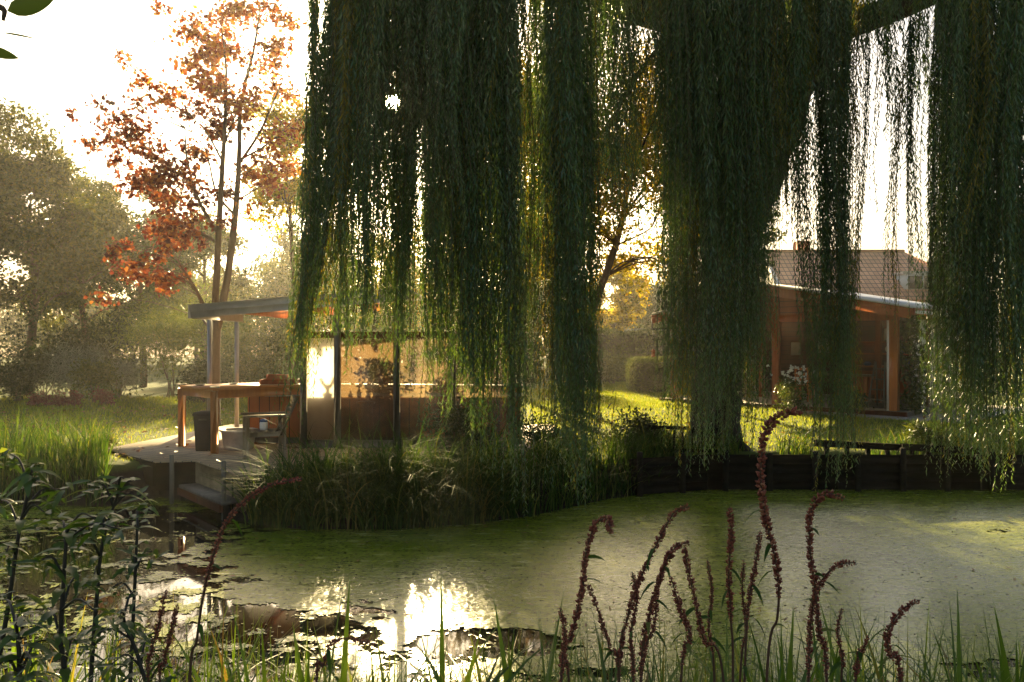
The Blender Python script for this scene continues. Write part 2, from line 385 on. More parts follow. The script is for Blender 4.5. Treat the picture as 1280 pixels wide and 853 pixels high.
def groundmat():
    m, nt, out = newmat('lawn_ground')
    p = N(nt, 'ShaderNodeBsdfPrincipled'); p.inputs['Roughness'].default_value = .9; p.inputs['Specular IOR Level'].default_value = .1
    n1 = noise(nt, .5, 5, .6); n2 = noise(nt, 14, 5, .7)
    grass = ramp(nt, n1, [(.3, (.055, .075, .018)), (.5, (.075, .105, .020)), (.7, (.12, .13, .03))])
    soil = ramp(nt, n2, [(.3, (.018, .014, .009)), (.7, (.05, .038, .024))])
    g = nt.nodes.new('ShaderNodeNewGeometry'); sep = nt.nodes.new('ShaderNodeSeparateXYZ'); nt.links.new(g.outputs['Position'], sep.inputs[0])
    mp = nt.nodes.new('ShaderNodeMapRange'); mp.inputs[1].default_value = .38; mp.inputs[2].default_value = .48
    nt.links.new(sep.outputs['Z'], mp.inputs[0])
    mx = nt.nodes.new('ShaderNodeMix'); mx.data_type = 'RGBA'; nt.links.new(mp.outputs[0], mx.inputs['Factor'])
    nt.links.new(soil, mx.inputs['A']); nt.links.new(grass, mx.inputs['B']); nt.links.new(mx.outputs['Result'], p.inputs['Base Color'])
    bump(nt, n2, p, .8, .04); nt.links.new(p.outputs[0], out.inputs['Surface']); return m
def watermat():
    m, nt, out = newmat('dark_pond_water')
    p = N(nt, 'ShaderNodeBsdfPrincipled'); p.inputs['Base Color'].default_value = (.008, .008, .005, 1)
    p.inputs['Roughness'].default_value = .04; p.inputs['IOR'].default_value = 1.33
    n = noise(nt, 3, 3, .5, 'Object', (1, .6, 1)); bump(nt, n, p, .06, .02)
    nt.links.new(p.outputs[0], out.inputs['Surface']); return m
def weedmat():
    m, nt, out = newmat('duckweed')
    p = N(nt, 'ShaderNodeBsdfPrincipled'); p.inputs['Roughness'].default_value = .27; p.inputs['Specular IOR Level'].default_value = .55
    n1 = noise(nt, .7, 5, .65, 'Object', (.6, 1, 1)); n2 = noise(nt, 32, 4, .75, 'Object', (.6, 1, 1))
    a = ramp(nt, n1, [(.3, (.12, .17, .010)), (.5, (.21, .25, .020)), (.7, (.33, .34, .07))])
    n3 = noise(nt, 4.5, 6, .7, 'Object', (.45, 1.6, 1))
    b = ramp(nt, n2, [(.36, (.05, .055, .04)), (.47, (.9, .9, .9)), (.68, (1.5, 1.45, 1.3))])
    c3 = ramp(nt, n3, [(.30, (.45, .50, .42)), (.48, (.95, .95, .9)), (.66, (1.25, 1.15, 1.0))])
    mx = nt.nodes.new('ShaderNodeMix'); mx.data_type = 'RGBA'; mx.blend_type = 'MULTIPLY'; mx.inputs['Factor'].default_value = .8
    m3 = nt.nodes.new('ShaderNodeMix'); m3.data_type = 'RGBA'; m3.blend_type = 'MULTIPLY'; m3.inputs['Factor'].default_value = .7
    nt.links.new(a, mx.inputs['A']); nt.links.new(b, mx.inputs['B']); nt.links.new(mx.outputs['Result'], m3.inputs['A']); nt.links.new(c3, m3.inputs['B']); nt.links.new(m3.outputs['Result'], p.inputs['Base Color'])
    rr = nt.nodes.new('ShaderNodeMapRange'); rr.inputs[1].default_value = .3; rr.inputs[2].default_value = .7; rr.inputs[3].default_value = .13; rr.inputs[4].default_value = .32
    nt.links.new(n3, rr.inputs[0]); nt.links.new(rr.outputs[0], p.inputs['Roughness'])
    bump(nt, n2, p, .6, .005); nt.links.new(p.outputs[0], out.inputs['Surface']); return m
M['ground'], M['water'], M['weed'] = groundmat(), watermat(), weedmat()

# ------------------------------------------------------------------ light, sky, air, camera
SUN = unit(np.array([491 - CX, F_PX, CY - 128.0]))
ELEV, AZ = math.asin(SUN[2]), math.atan2(SUN[0], SUN[1])
SKY_STRENGTH, SUN_STRENGTH, EXPOSURE, HAZE_DENSITY = .045, 5.0, 2.08, .0009
w = bpy.data.worlds.new('World'); scene.world = w; w.use_nodes = True
nt = w.node_tree; nt.nodes.clear()
wo = nt.nodes.new('ShaderNodeOutputWorld'); bg = nt.nodes.new('ShaderNodeBackground'); sk = nt.nodes.new('ShaderNodeTexSky')
sk.sky_type = 'NISHITA'; sk.sun_disc = False; sk.sun_elevation = ELEV; sk.sun_rotation = AZ % (2 * math.pi)
sk.dust_density = 4.0; sk.air_density = 1.0; sk.ozone_density = 1.0
bg.inputs['Strength'].default_value = SKY_STRENGTH
nt.links.new(sk.outputs[0], bg.inputs[0])
# the sun's own disc and the bright aureole misty air puts round it
tc = nt.nodes.new('ShaderNodeTexCoord'); dp = nt.nodes.new('ShaderNodeVectorMath'); dp.operation = 'DOT_PRODUCT'
nt.links.new(tc.outputs['Generated'], dp.inputs[0]); dp.inputs[1].default_value = tuple(SUN)
def power(e, k):
    a = nt.nodes.new('ShaderNodeMath'); a.operation = 'POWER'; nt.links.new(dp.outputs['Value'], a.inputs[0]); a.inputs[1].default_value = e
    b = nt.nodes.new('ShaderNodeMath'); b.operation = 'MULTIPLY'; nt.links.new(a.outputs[0], b.inputs[0]); b.inputs[1].default_value = k; return b
p1, p2, p3 = power(14, .45), power(120, 1.6), power(9000, 40)
a1 = nt.nodes.new('ShaderNodeMath'); a2 = nt.nodes.new('ShaderNodeMath')
nt.links.new(p1.outputs[0], a1.inputs[0]); nt.links.new(p2.outputs[0], a1.inputs[1]); nt.links.new(a1.outputs[0], a2.inputs[0]); nt.links.new(p3.outputs[0], a2.inputs[1])
mxm = nt.nodes.new('ShaderNodeMath'); mxm.operation = 'MAXIMUM'; nt.links.new(a2.outputs[0], mxm.inputs[0]); mxm.inputs[1].default_value = 0
bg2 = nt.nodes.new('ShaderNodeBackground'); bg2.inputs[0].default_value = (1, .80, .50, 1); nt.links.new(mxm.outputs[0], bg2.inputs['Strength'])
ash = nt.nodes.new('ShaderNodeAddShader'); nt.links.new(bg.outputs[0], ash.inputs[0]); nt.links.new(bg2.outputs[0], ash.inputs[1]); nt.links.new(ash.outputs[0], wo.inputs['Surface'])
sl = bpy.data.lights.new('sun', 'SUN'); sl.energy = SUN_STRENGTH; sl.angle = math.radians(.55); sl.color = (1.0, .77, .38)
so = bpy.data.objects.new('sun', sl); C.objects.link(so)
so.rotation_euler = Vector(-SUN).to_track_quat('-Z', 'Y').to_euler(); so.location = (0, 0, 30)
cam = bpy.data.cameras.new('camera'); co = bpy.data.objects.new('camera', cam); C.objects.link(co)
cam.sensor_width = 36; cam.lens = 36 * F_PX / 1280; cam.clip_end = 500; cam.clip_start = .05
co.location = (0, 0, EYE); co.rotation_euler = (math.pi / 2, 0, 0); scene.camera = co
vs = scene.view_settings; vs.view_transform = 'Standard'; vs.look = 'None'; vs.gamma = 1; vs.exposure = EXPOSURE; vs.use_curve_mapping = False
scene.render.engine = 'CYCLES'
cy = scene.cycles
cy.max_bounces = 7; cy.diffuse_bounces = 3; cy.glossy_bounces = 3; cy.transmission_bounces = 4; cy.transparent_max_bounces = 8; cy.volume_bounces = 1
cy.caustics_reflective = False; cy.caustics_refractive = False; cy.sample_clamp_indirect = 6; cy.sample_clamp_direct = 0
cy.use_denoising = True; cy.use_adaptive_sampling = True; cy.adaptive_threshold = .01; cy.denoising_prefilter = 'NONE'
try: cy.denoiser = 'OPENIMAGEDENOISE'
except Exception: pass

m, nt, out = newmat('hazy_air'); pv = nt.nodes.new('ShaderNodeVolumePrincipled')
pv.inputs['Color'].default_value = (1.0, .96, .86, 1); pv.inputs['Density'].default_value = HAZE_DENSITY; pv.inputs['Anisotropy'].default_value = .7
nt.links.new(pv.outputs[0], out.inputs['Volume'])
hz = MB().box(-62, 62, -14, 92, -2.2, 15.0).build('haze', m); tag(hz, 'warm morning haze hanging over the garden and pond', 'haze', kind='stuff')

# ------------------------------------------------------------------ ground and pond
far = [(-260, 640), (-120, 634), (0, 630), (130, 634), (200, 622), (270, 632), (300, 652), (380, 662), (480, 662), (580, 656), (660, 646), (760, 624), (850, 611), (1000, 609), (1200, 609), (1500, 612)]
shore = [(lambda d: ((x - CX) / F_PX * d, d))(EYE * F_PX / (y - CY)) for x, y in far]
near = [(11.5, 9.0), (9.5, 6.2), (6.0, 4.7), (3.0, 4.3), (0.0, 4.2), (-2.6, 4.0), (-5.0, 4.4), (-8.0, 6.5), (-9.8, 9)]
POND = np.array(shore + near)
def sdist(x, y, P=POND):
    """distance to the pond's edge, negative inside"""
    d = np.full(x.shape, 1e9); ins = np.zeros(x.shape, bool)
    for i in range(len(P)):
        a, b = P[i], P[(i + 1) % len(P)]; e = b - a
        t = np.clip(((x - a[0]) * e[0] + (y - a[1]) * e[1]) / (e @ e), 0, 1)
        d = np.minimum(d, np.hypot(x - a[0] - t * e[0], y - a[1] - t * e[1]))
        with np.errstate(divide='ignore', invalid='ignore'):
            c = ((a[1] > y) != (b[1] > y)) & (x < e[0] * (y - a[1]) / (e[1] if e[1] else 1e-9) + a[0])
        ins ^= c
    return np.where(ins, -d, d)
def smooth(a, b, x):
    t = np.clip((x - a) / (b - a), 0, 1); return t * t * (3 - 2 * t)
def ground_z(x, y):
    x, y = np.asarray(x, float), np.asarray(y, float); s = sdist(x, y)
    farz = -.6 + .6 * smooth(-.9, 0, s) + .5 * smooth(0, .38, s)
    nearz = -.6 + .62 * smooth(-.9, 0, s) + .68 * smooth(0, 3.2, s)
    k = smooth(6, 8.5, y)
    return farz * k + nearz * (1 - k) + .035 * (fbm(x * .5, y * .5, 3, 5) - .5) * smooth(.3, 1.5, s)
xs = np.concatenate([np.arange(-60, -16, 3.0), np.arange(-16, 16.1, .2), np.arange(18, 61, 3.0)])
ys = np.concatenate([np.arange(-12, -2, 2.0), np.arange(-2, 22, .2), np.arange(22, 91, 3.0)])
gx, gy = np.meshgrid(xs, ys); gz = ground_z(gx, gy)
i = (np.arange(len(ys) - 1)[:, None] * len(xs) + np.arange(len(xs) - 1)[None]).ravel()
MB().add(np.stack([gx, gy, gz], -1), np.stack([i, i + 1, i + 1 + len(xs), i + len(xs)], -1)).build('ground', M['ground'], smooth=True)['kind'] = 'structure'
pw = MB().poly([(x, y, 0) for x, y in (POND - POND.mean(0)) * 1.03 + POND.mean(0)]).build('pond_water', M['water']); pw['kind'] = 'structure'

# duckweed: small flakes of a jittered sheet, open where the water is bare
st = .016
wx = np.arange(-9.5, 11.2, st * 1.25); wy = np.arange(4.0, 13.0, st)
X, Y = np.meshgrid(wx, wy); s = sdist(X, Y)
PX, PY = CX + X / Y * F_PX, CY + EYE / Y * F_PX
def spot(cx, cy, rx, ry, k=1.0):
    return k * np.exp(-(((PX - cx) / rx) ** 2 + ((PY - cy) / ry) ** 2))
big = fbm(X * 1.0, Y * 1.4, 4, 11); fine = fbm(X * 9, Y * 10, 4, 23)
bare = -.30 + spot(215, 655, 120, 24, 1.5) + spot(60, 690, 140, 36, 1.15) + spot(120, 745, 130, 40, 1.0) + spot(255, 715, 100, 34, .62) + spot(340, 780, 105, 24, 1.35) + spot(470, 762, 80, 14, .55)
bare += spot(615, 803, 95, 22, 1.35) + spot(300, 850, 220, 34, .8) + spot(720, 848, 110, 18, .8) + spot(1215, 836, 70, 16, 1.2) + spot(1248, 665, 24, 4, 1.1) + spot(100, 820, 170, 60, .9) + spot(660, 745, 34, 7, .7) + spot(500, 806, 190, 40, .42)
streak = fbm(X * 4.6, Y * 6.5, 5, 31)
val = bare * 1.05 + (big - .5) * .75 + (fine - .5) * .6 + (streak - .5) * 2.8 * np.clip(bare + .35, .15, 1.1)
keep = (val < .47) & (s < -.02)
keep = keep[:-1, :-1] & (R.random(keep[:-1, :-1].shape) > .008)
lone = (val[:-1, :-1] >= .47) & (s[:-1, :-1] < -.02) & (R.random(keep.shape) < .10 * np.clip(1.3 - val[:-1, :-1], 0, 1))
keep |= lone
Xj, Yj = X + R.uniform(-.3, .3, X.shape) * st, Y + R.uniform(-.3, .3, X.shape) * st
Z = .005 + R.uniform(0, .004, X.shape)
vid = -np.ones(X.shape, np.int64); jj, ii = np.nonzero(keep)
f = np.stack([jj * X.shape[1] + ii, jj * X.shape[1] + ii + 1, (jj + 1) * X.shape[1] + ii + 1, (jj + 1) * X.shape[1] + ii], -1)
u, inv = np.unique(f, return_inverse=True)
V = np.stack([Xj, Yj, Z], -1).reshape(-1, 3)[u]
dw = MB().add(V, inv.reshape(-1, 4)).build('duckweed', M['weed']); tag(dw, 'pale green duckweed carpet floating on the dark pond', 'duckweed', kind='stuff')
# ------------------------------------------------------------------ deck and pavilion
D0 = .55
deck_poly = [(-6.62, 13.35), (-5.15, 11.85), (-4.6, 11.98), (-3.42, 10.55), (-.6, 11.15), (.5, 12.2), (.9, 17.2), (-5.9, 17.2)]
t = thing('wooden_deck', 'weathered plank deck jutting over the pond edge under the bar', 'deck', (-4.5, 12.5, 0))
MB().prism(deck_poly, D0 - .05, D0).build('deck_boards', M['deck'], t)
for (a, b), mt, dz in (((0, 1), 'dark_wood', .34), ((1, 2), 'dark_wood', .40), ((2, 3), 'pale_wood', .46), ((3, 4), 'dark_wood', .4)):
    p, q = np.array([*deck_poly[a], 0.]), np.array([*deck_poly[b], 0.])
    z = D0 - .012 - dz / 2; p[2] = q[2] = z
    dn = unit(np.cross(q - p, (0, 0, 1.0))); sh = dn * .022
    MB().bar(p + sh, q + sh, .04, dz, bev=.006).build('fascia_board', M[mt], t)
for px, d in ((150, 13.0), (200, 11.98), (248, 12.05), (292, 10.75)):
    p = atz(px, d, 0); MB().tube([p + (0, .1, -.5), p + (0, .1, D0 - .06)], .06, 8).build('pile', M['dark_wood'], t)
t = thing('landing_step', 'low wooden landing step in the notch of the deck just above the water', 'step', (-4.2, 11.1, 0))
sp = [(-4.78, 11.75), (-3.72, 10.48), (-3.48, 10.72), (-4.5, 11.92)]
MB().prism(sp, .19, .24).build('tread', M['grey_wood'], t)
a, b = np.array([*sp[0], .15]), np.array([*sp[1], .15]); MB().bar(a, b, .05, .10, bev=.005).build('front_board', M['brown_wood'], t)
for q in sp[:2]: MB().tube([(q[0] + .05, q[1] + .05, -.5), (q[0] + .05, q[1] + .05, .19)], .045, 8).build('pile', M['dark_wood'], t)
for px, d, zt, lab in ((214.5, 11.55, .70, 'thin grey mooring post standing in the water by the deck corner'), (279.5, 10.55, .76, 'thin grey mooring post rising in front of the pale deck board')):
    p = atz(px, d, 0); o = MB().tube([p + (0, 0, -.55), p + (.004, 0, zt * .6), p + (0, 0, zt - .01), p + (0, 0, zt)], [.032, .031, .030, .022], 10).build('mooring_post', M['grey_wood'])
    tag(o, lab, 'post', 'mooring posts by the deck')

# pavilion: sloping roof on posts
t = thing('garden_pavilion', 'open garden pavilion with a thin grey sloping roof over the bar', 'pavilion', (-3.4, 13.4, D0))
rl, rr = -5.27, -1.7
zl, zr = 2.87, 3.16
def roofpt(x, y, dz=0): return np.array([x, y, zl + (zr - zl) * (x - rl) / (rr - rl) + dz])
y0, y1 = 13.35, 16.0
MB().add([roofpt(rl + .03, y0 + .03, -.06), roofpt(rr, y0 + .03, -.06), roofpt(rr, y1, -.06), roofpt(rl + .03, y1, -.06), roofpt(rl + .03, y0 + .03, .0), roofpt(rr, y0 + .03, .0), roofpt(rr, y1, .0), roofpt(rl + .03, y1, .0)],
         [(0, 3, 2, 1), (4, 5, 6, 7), (0, 1, 5, 4), (1, 2, 6, 5), (2, 3, 7, 6), (3, 0, 4, 7)]).build('roof', M['grey_paint'], t)
MB().bar(roofpt(rl, y0, -.035), roofpt(rr, y0, -.035), .045, .11, bev=.006).build('fascia', M['grey_paint'], t)
MB().bar(roofpt(rl + .02, y0 + .012, -.145), roofpt(rr, y0 + .012, -.145), .04, .108, bev=.006).build('fascia', M['grey_paint'], t)
MB().bar(roofpt(rl, y0 + .03, -.1), roofpt(rl, y1, -.1), .05, .2, bev=.006).build('fascia', M['grey_paint'], t)
for xx in (-4.4, -3.5, -2.6):
    MB().bar(roofpt(xx, y0 + .08, -.13), roofpt(xx, y1, -.13), .06, .14).build('rafter', M['red_wood'], t)
p = atz(262, 14.5, D0); MB().tube([p, p + (0, 0, 2.24)], .042, 12).build('post', M['steel'], t)
MB().bar(p + (0, 0, 1.98), p + (-.17, 0, 2.2), .035, .035).build('brace', M['grey_wood'], t)
p = atz(296, 15.8, D0); MB().tube([p, p + (0, 0, 2.25)], .042, 12).build('post', M['steel'], t)
# wind screen: posts, rails and dusty panes
t = thing('wind_screen', 'timber framed wind screen with translucent panes along the deck', 'screen', (-2.0, 13.35, D0))
posts = [380, 422, 496, 566, 640]
px_x = [(p - CX) / F_PX * 13.35 for p in posts]
for k, x in enumerate(px_x):
    h = 2.42 if k < 3 else 1.9
    MB().bar((x, 13.35, D0), (x, 13.35, D0 + h), .12, .10, bev=.008).build('post', M['grey_wood'], t)
for k in range(len(px_x) - 1):
    a, b = px_x[k] + .06, px_x[k + 1] - .06
    MB().box(a, b, 13.31, 13.39, D0 + .015, D0 + .14, .008).build('sill_rail', M['grey_wood'], t)
    MB().box(a, b, 13.31, 13.39, D0 + 1.80, D0 + 1.90, .008).build('top_rail', M['brown_wood'], t)
    MB().box(a - .01, b + .01, 13.343, 13.357, D0 + .14, D0 + 1.80).build('pane', M[('panel_white', 'panel_smoke', 'panel_clear', 'panel_clear')[k]], t)

# bar table: near corner leg at photo (268, 567)
t = thing('bar_table', 'tall square timber bar table with posts at its corners', 'table', (-4.5, 13.6, D0))
Nn, Lf, Rt = np.array([-4.61, 12.7]), np.array([-5.46, 13.55]), np.array([-3.5, 13.72])
Bk = Lf + Rt - Nn; zt = 1.57
def fat(P, Q, ov=0): return [*P, ov]
cx = (Nn + Bk) / 2
tp = [tuple(cx + (q - cx) * 1.03) for q in (Nn, Rt, Bk, Lf)]
MB().prism(tp, zt - .035, zt).build('table_top', M['orange_wood'], t)
for A, B in ((Nn, Lf), (Nn, Rt), (Lf, Bk), (Rt, Bk)):
    MB().bar((*A, zt - .10), (*B, zt - .10), .05, .125, bev=.006).build('apron', M['orange_wood'], t)
for q, ex in ((Nn, .0), (Lf, .03), (Rt, 0), (Bk, 0)):
    MB().bar((*q, D0), (*q, zt - .038), .115, .115, bev=.012).build('leg', M['orange_wood'], t)
for q in (Nn, Lf):
    MB().bar((*q, zt + .001), (*q, zt + .03), .125, .125, bev=.008).build('post_cap', M['grey_wood'], t)
# bar counter behind with vertical boards
t = thing('bar_counter', 'orange boarded bar counter behind the tall table', 'counter', (-3.3, 14.1, D0))
MB().box(-4.5, .15, 13.95, 14.5, D0, 1.50).build('cabinet', M['bar_boards'], t)
MB().box(-4.56, .2, 13.90, 14.56, 1.50, 1.545, .01).build('counter_top', M['pale_wood'], t)
MB().box(-4.52, .17, 13.925, 13.948, 1.36, 1.42, .004).build('rail', M['white'], t)
MB().box(-4.52, .17, 13.925, 13.948, D0 + .01, D0 + .11, .004).build('plinth', M['grey_wood'], t)
# boards and things on the table
def stack_tray(x, y, z, sx, sy, name, lab, rz, mat):
    t = thing(name, lab, 'tray', (x, y, z))
    c, s = math.cos(rz), math.sin(rz); ax, ay = np.array([c, s, 0]), np.array([-s, c, 0]); o = np.array([x, y, z])
    MB().obox(o + (0, 0, .02), ax, ay, sx, sy, .03, .006).build('base', mat, t)
    for k in (-1, 1):
        MB().obox(o + ax * k * (sx / 2 - .012) + (0, 0, .055), ax, ay, .024, sy, .05, .005).build('rim', mat, t)
        MB().obox(o + ay * k * (sy / 2 - .012) + (0, 0, .055), ax, ay, sx - .05, .024, .05, .005).build('rim', mat, t)
stack_tray(-3.95, 13.95, zt, .62, .40, 'wooden_tray', 'large red-brown wooden tray on the bar table', .12, M['red_wood'])
stack_tray(-4.0, 13.98, zt + .08, .36, .26, 'wooden_tray', 'small red-brown tray stacked on the larger tray', .2, M['terracotta'])
for x, y, lab in ((-5.1, 13.4, 'flat dark dish near the far post of the bar table'), (-4.68, 13.75, 'flat dark dish in the middle of the bar table')):
    tag(MB().lathe((x, y, zt + .001), [(0, 0), (.05, 0), (.085, .018), (.09, .022), (.08, .02), (.05, .006), (0, .006)], 18).build('dish', M['dark'], smooth=True), lab, 'dish')
t = thing('potted_cactus', 'forked cactus in a clay pot standing on the bar counter behind the pale pane', 'cactus', (-3.12, 14.12, 1.545))
MB().lathe((-3.12, 14.12, 1.545), [(0, 0), (.05, 0), (.07, .09), (.078, .09), (.078, .115), (.066, .115), (.06, .10), (0, .10)], 18).build('pot', M['terracotta'], t)
b = MB(); o = np.array([-3.12, 14.12, 1.645])
b.tube([o, o + (0, 0, .16)], [.032, .03], 9)
b.tube(curve([o + (0, 0, .1), o + (.07, 0, .18), o + (.11, 0, .30)], 8), [.028, .028, .028, .027, .026, .024, .02, .012], 9)
b.tube(curve([o + (0, 0, .1), o + (-.06, 0, .17), o + (-.11, 0, .26)], 8), .026, 9)
b.build('stem', M['cactus'], t, True)
for k, (x, h) in enumerate(((-2.74, .16), (-2.6, .24), (-2.46, .12))):
    lab = ('squat brown bottle', 'tall brown bottle', 'small brown jar')[k] + ' on the bar counter behind the smoky pane'
    tag(MB().lathe((x, 14.1, 1.545), [(0, 0), (.035, 0), (.036, h * .6), (.014, h * .78), (.013, h), (0, h)], 14).build('bottle' if k < 2 else 'jar', M['brown_wood'], smooth=True), lab, 'bottle' if k < 2 else 'jar')
# stool behind second pane
t = thing('bar_stool', 'wooden bar stool standing behind the smoky pane', 'stool', (-2.45, 13.72, D0))
MB().lathe((-2.45, 13.72, D0 + .70), [(0, 0), (.15, 0), (.16, .02), (.15, .04), (0, .04)], 20).build('seat', M['orange_wood'], t)
for a in range(4):
    c, s = math.cos(a * math.pi / 2 + .8), math.sin(a * math.pi / 2 + .8)
    MB().bar((-2.45 + c * .17, 13.72 + s * .17, D0), (-2.45 + c * .1, 13.72 + s * .1, D0 + .70), .035, .035).build('leg', M['orange_wood'], t)

# bin, tub, armchair, mug
bx, by = -4.90, 13.12
t = thing('rubbish_bin', 'dark tapered plastic bin standing beside the front table post', 'bin', (bx, by, D0))
sq = math.pi / 4
MB().lathe((bx, by, D0), [(.0, 0), (.165, 0), (.172, .02), (.205, .55), (.20, .56), (.0, .56)], 4, sq).build('body', M['bin'], t)
MB().lathe((bx, by, D0 + .56), [(.0, .0), (.222, .0), (.225, .03), (.20, .06), (.06, .075), (0, .075)], 4, sq).build('lid', M['bin'], t)
MB().box(bx - .06, bx + .06, by - .165, by - .15, D0 + .49, D0 + .515).build('handle', M['dark'], t)
o = MB().lathe((-4.42, 13.25, D0), [(0, 0), (.20, 0), (.23, .03), (.27, .28), (.30, .30), (.30, .325), (.265, .325), (.22, .08), (0, .08)], 8, .3).build('planter_tub', M['tub'])
tag(o, 'stained white eight-sided plastic tub on the deck behind the armchair', 'tub')
t = thing('garden_armchair', 'weathered wooden garden armchair on the deck by the bar', 'armchair', (-3.68, 12.2, D0))
cc = np.array([-3.70, 12.2, D0]); fw = unit(np.array([-1, -.42, 0])); sd = np.array([-fw[1], fw[0], 0]); up = np.array([0, 0, 1.0])
W2, DP = .25, .25
for k in (-1, 1):
    a = cc + sd * W2 * k
    MB().bar(a + fw * DP, a + fw * DP + up * .64, .055, .05, fw, .006).build('leg', M['chair_wood'], t)
    MB().bar(a - fw * (DP + .02), a - fw * (DP + .02) + up * .62, .055, .05, fw, .006).build('leg', M['chair_wood'], t)
    MB().bar(a + fw * (DP + .06) + up * .655, a - fw * (DP + .10) + up * .655, .085, .03, bev=.006).build('armrest', M['chair_wood'], t)
    MB().bar(a - fw * (DP - .04) + up * .36, a - fw * (DP + .20) + up * .88, .04, .05, sd, .005).build('back_post', M['chair_wood'], t)
    MB().bar(a + fw * DP + up * .385, a - fw * DP + up * .385, .03, .07, bev=.005).build('side_rail', M['chair_wood'], t)
b = MB()
for i in range(6):
    q = cc + fw * (DP - .02 - i * .092) + up * (.425 - .012 * i)
    b.bar(q - sd * (W2 - .03), q + sd * (W2 - .03), .075, .022, bev=.004)
b.build('seat', M['chair_wood'], t)
b = MB(); lo = cc - fw * (DP - .01) + up * .42; hi = cc - fw * (DP + .185) + up * .85
for i in range(5):
    q = lo + (hi - lo) * (i + .5) / 5
    b.obox(q, sd, unit(hi - lo), 2 * W2 - .05, .085, .02, .004)
b.obox(hi + up * .02, sd, unit(hi - lo), 2 * W2 + .06, .10, .03, .006)
b.build('backrest', M['chair_wood'], t)
q = cc + fw * .0 + up * .43 + sd * .03
t = thing('lidded_jar', 'small white and blue jar standing on the armchair seat', 'jar', q)
MB().lathe(q, [(0, 0), (.05, 0), (.06, .03), (.06, .10), (.052, .12), (0, .12)], 18).build('body', M['white'], t, True)
MB().lathe(q + (0, 0, .12), [(.0, .0), (.055, .0), (.055, .03), (.02, .045), (0, .045)], 18).build('lid', M['blue'], t, True)

# ------------------------------------------------------------------ right: bank wall, summerhouse, house
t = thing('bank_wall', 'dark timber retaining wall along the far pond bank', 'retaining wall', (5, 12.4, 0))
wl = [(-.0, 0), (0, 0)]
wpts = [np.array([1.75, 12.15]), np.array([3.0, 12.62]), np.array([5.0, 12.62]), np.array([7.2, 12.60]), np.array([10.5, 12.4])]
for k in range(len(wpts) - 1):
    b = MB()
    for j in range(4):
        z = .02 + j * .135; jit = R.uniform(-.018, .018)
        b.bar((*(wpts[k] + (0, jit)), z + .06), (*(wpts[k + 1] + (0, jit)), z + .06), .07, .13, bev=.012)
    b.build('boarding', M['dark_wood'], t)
for k in range(13):
    x = 1.9 + k * .68; y = np.interp(x, [q[0] for q in wpts], [q[1] for q in wpts]) - .085
    MB().tube([(x, y, -.55), (x + R.normal(0, .01), y, .62 + R.uniform(-.05, .06))], [.05, .045], 9).build('pile', M['dark_wood'], t)
# low broken fence on top of the wall, left part with spindles
def lowfence(x0, x1, y, z0, z1, lab, n, spind):
    t = thing('low_rail_fence', lab, 'fence', ((x0 + x1) / 2, y, z0))
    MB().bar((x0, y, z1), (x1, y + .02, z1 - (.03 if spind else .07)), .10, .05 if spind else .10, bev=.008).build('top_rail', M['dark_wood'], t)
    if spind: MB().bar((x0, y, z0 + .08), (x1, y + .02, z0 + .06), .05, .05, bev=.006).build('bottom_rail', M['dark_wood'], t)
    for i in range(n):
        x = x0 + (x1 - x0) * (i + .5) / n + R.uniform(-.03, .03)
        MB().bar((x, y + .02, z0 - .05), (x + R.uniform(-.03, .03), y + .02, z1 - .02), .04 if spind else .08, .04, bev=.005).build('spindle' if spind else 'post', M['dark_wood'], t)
lowfence(2.15, 3.25, 12.95, .50, .94, 'low dark rail fence with thin spindles beside the willow trunk', 7, True)
lowfence(4.75, 6.1, 12.85, .48, .70, 'sagging dark plank rail on short stakes above the bank wall', 4, False)
lowfence(6.15, 7.4, 12.95, .47, .63, 'low flat plank rail running on from the sagging one', 4, False)

# summerhouse turned 45 degrees: u runs along its front to the far left, v along its right side
CO = np.array([9.35, 19.55]); U = np.array([-1, 1]) / math.sqrt(2); Vv = np.array([1, 1]) / math.sqrt(2)
def sh(u, v, z): return np.array([*(CO + U * u + Vv * v), z])
U3, V3 = np.array([*U, 0.]), np.array([*Vv, 0.])
t = thing('open_summerhouse', 'open-fronted red-brown timber summerhouse with a low pale roof', 'summerhouse', (6.5, 23, .5))
FL = .62
MB().obox(sh(3.3, 2.4, .55), U3, V3, 6.9, 5.3, .14, .01).build('floor', M['grey_wood'], t)
MB().obox(sh(3.3, -.30, .54), U3, V3, 6.95, .08, .17, .008).build('step_edge', M['brown_wood'], t)
for u, v, wd in ((.22, 0, .19), (3.25, 0, .19), (6.45, 0, .2), (.12, 4.7, .14), (6.5, 4.7, .14), (1.5, 2.4, .14), (4.9, 2.3, .14)):
    top = 3.05 + .7 * (1 - abs(u - 3.3) / 3.3)
    MB().bar(sh(u, v, FL), sh(u, v, top - .02), wd, wd, (1, 0, 0) if False else (*U, 0), .012).build('post', M['orange_wood'] if v == 0 and u < 1 else M['red_wood'], t)
def rz(u): return 3.06 + .70 * (1 - abs(u - 3.3) / 3.65)
for ua, ub, lab in ((-.35, 3.3, 'pale sheet roof slope'), (3.3, 6.95, None)):
    v0, v1 = -.45, 5.1
    q = []
    for dz in (.0, .06):
        q += [sh(ua, v0, rz(ua) + dz), sh(ub, v0, rz(ub) + dz), sh(ub, v1, rz(ub) + dz), sh(ua, v1, rz(ua) + dz)]
    MB().add(q, [(0, 3, 2, 1), (4, 5, 6, 7), (0, 1, 5, 4), (1, 2, 6, 5), (2, 3, 7, 6), (3, 0, 4, 7)]).build('roof', M['metal_roof'], t)
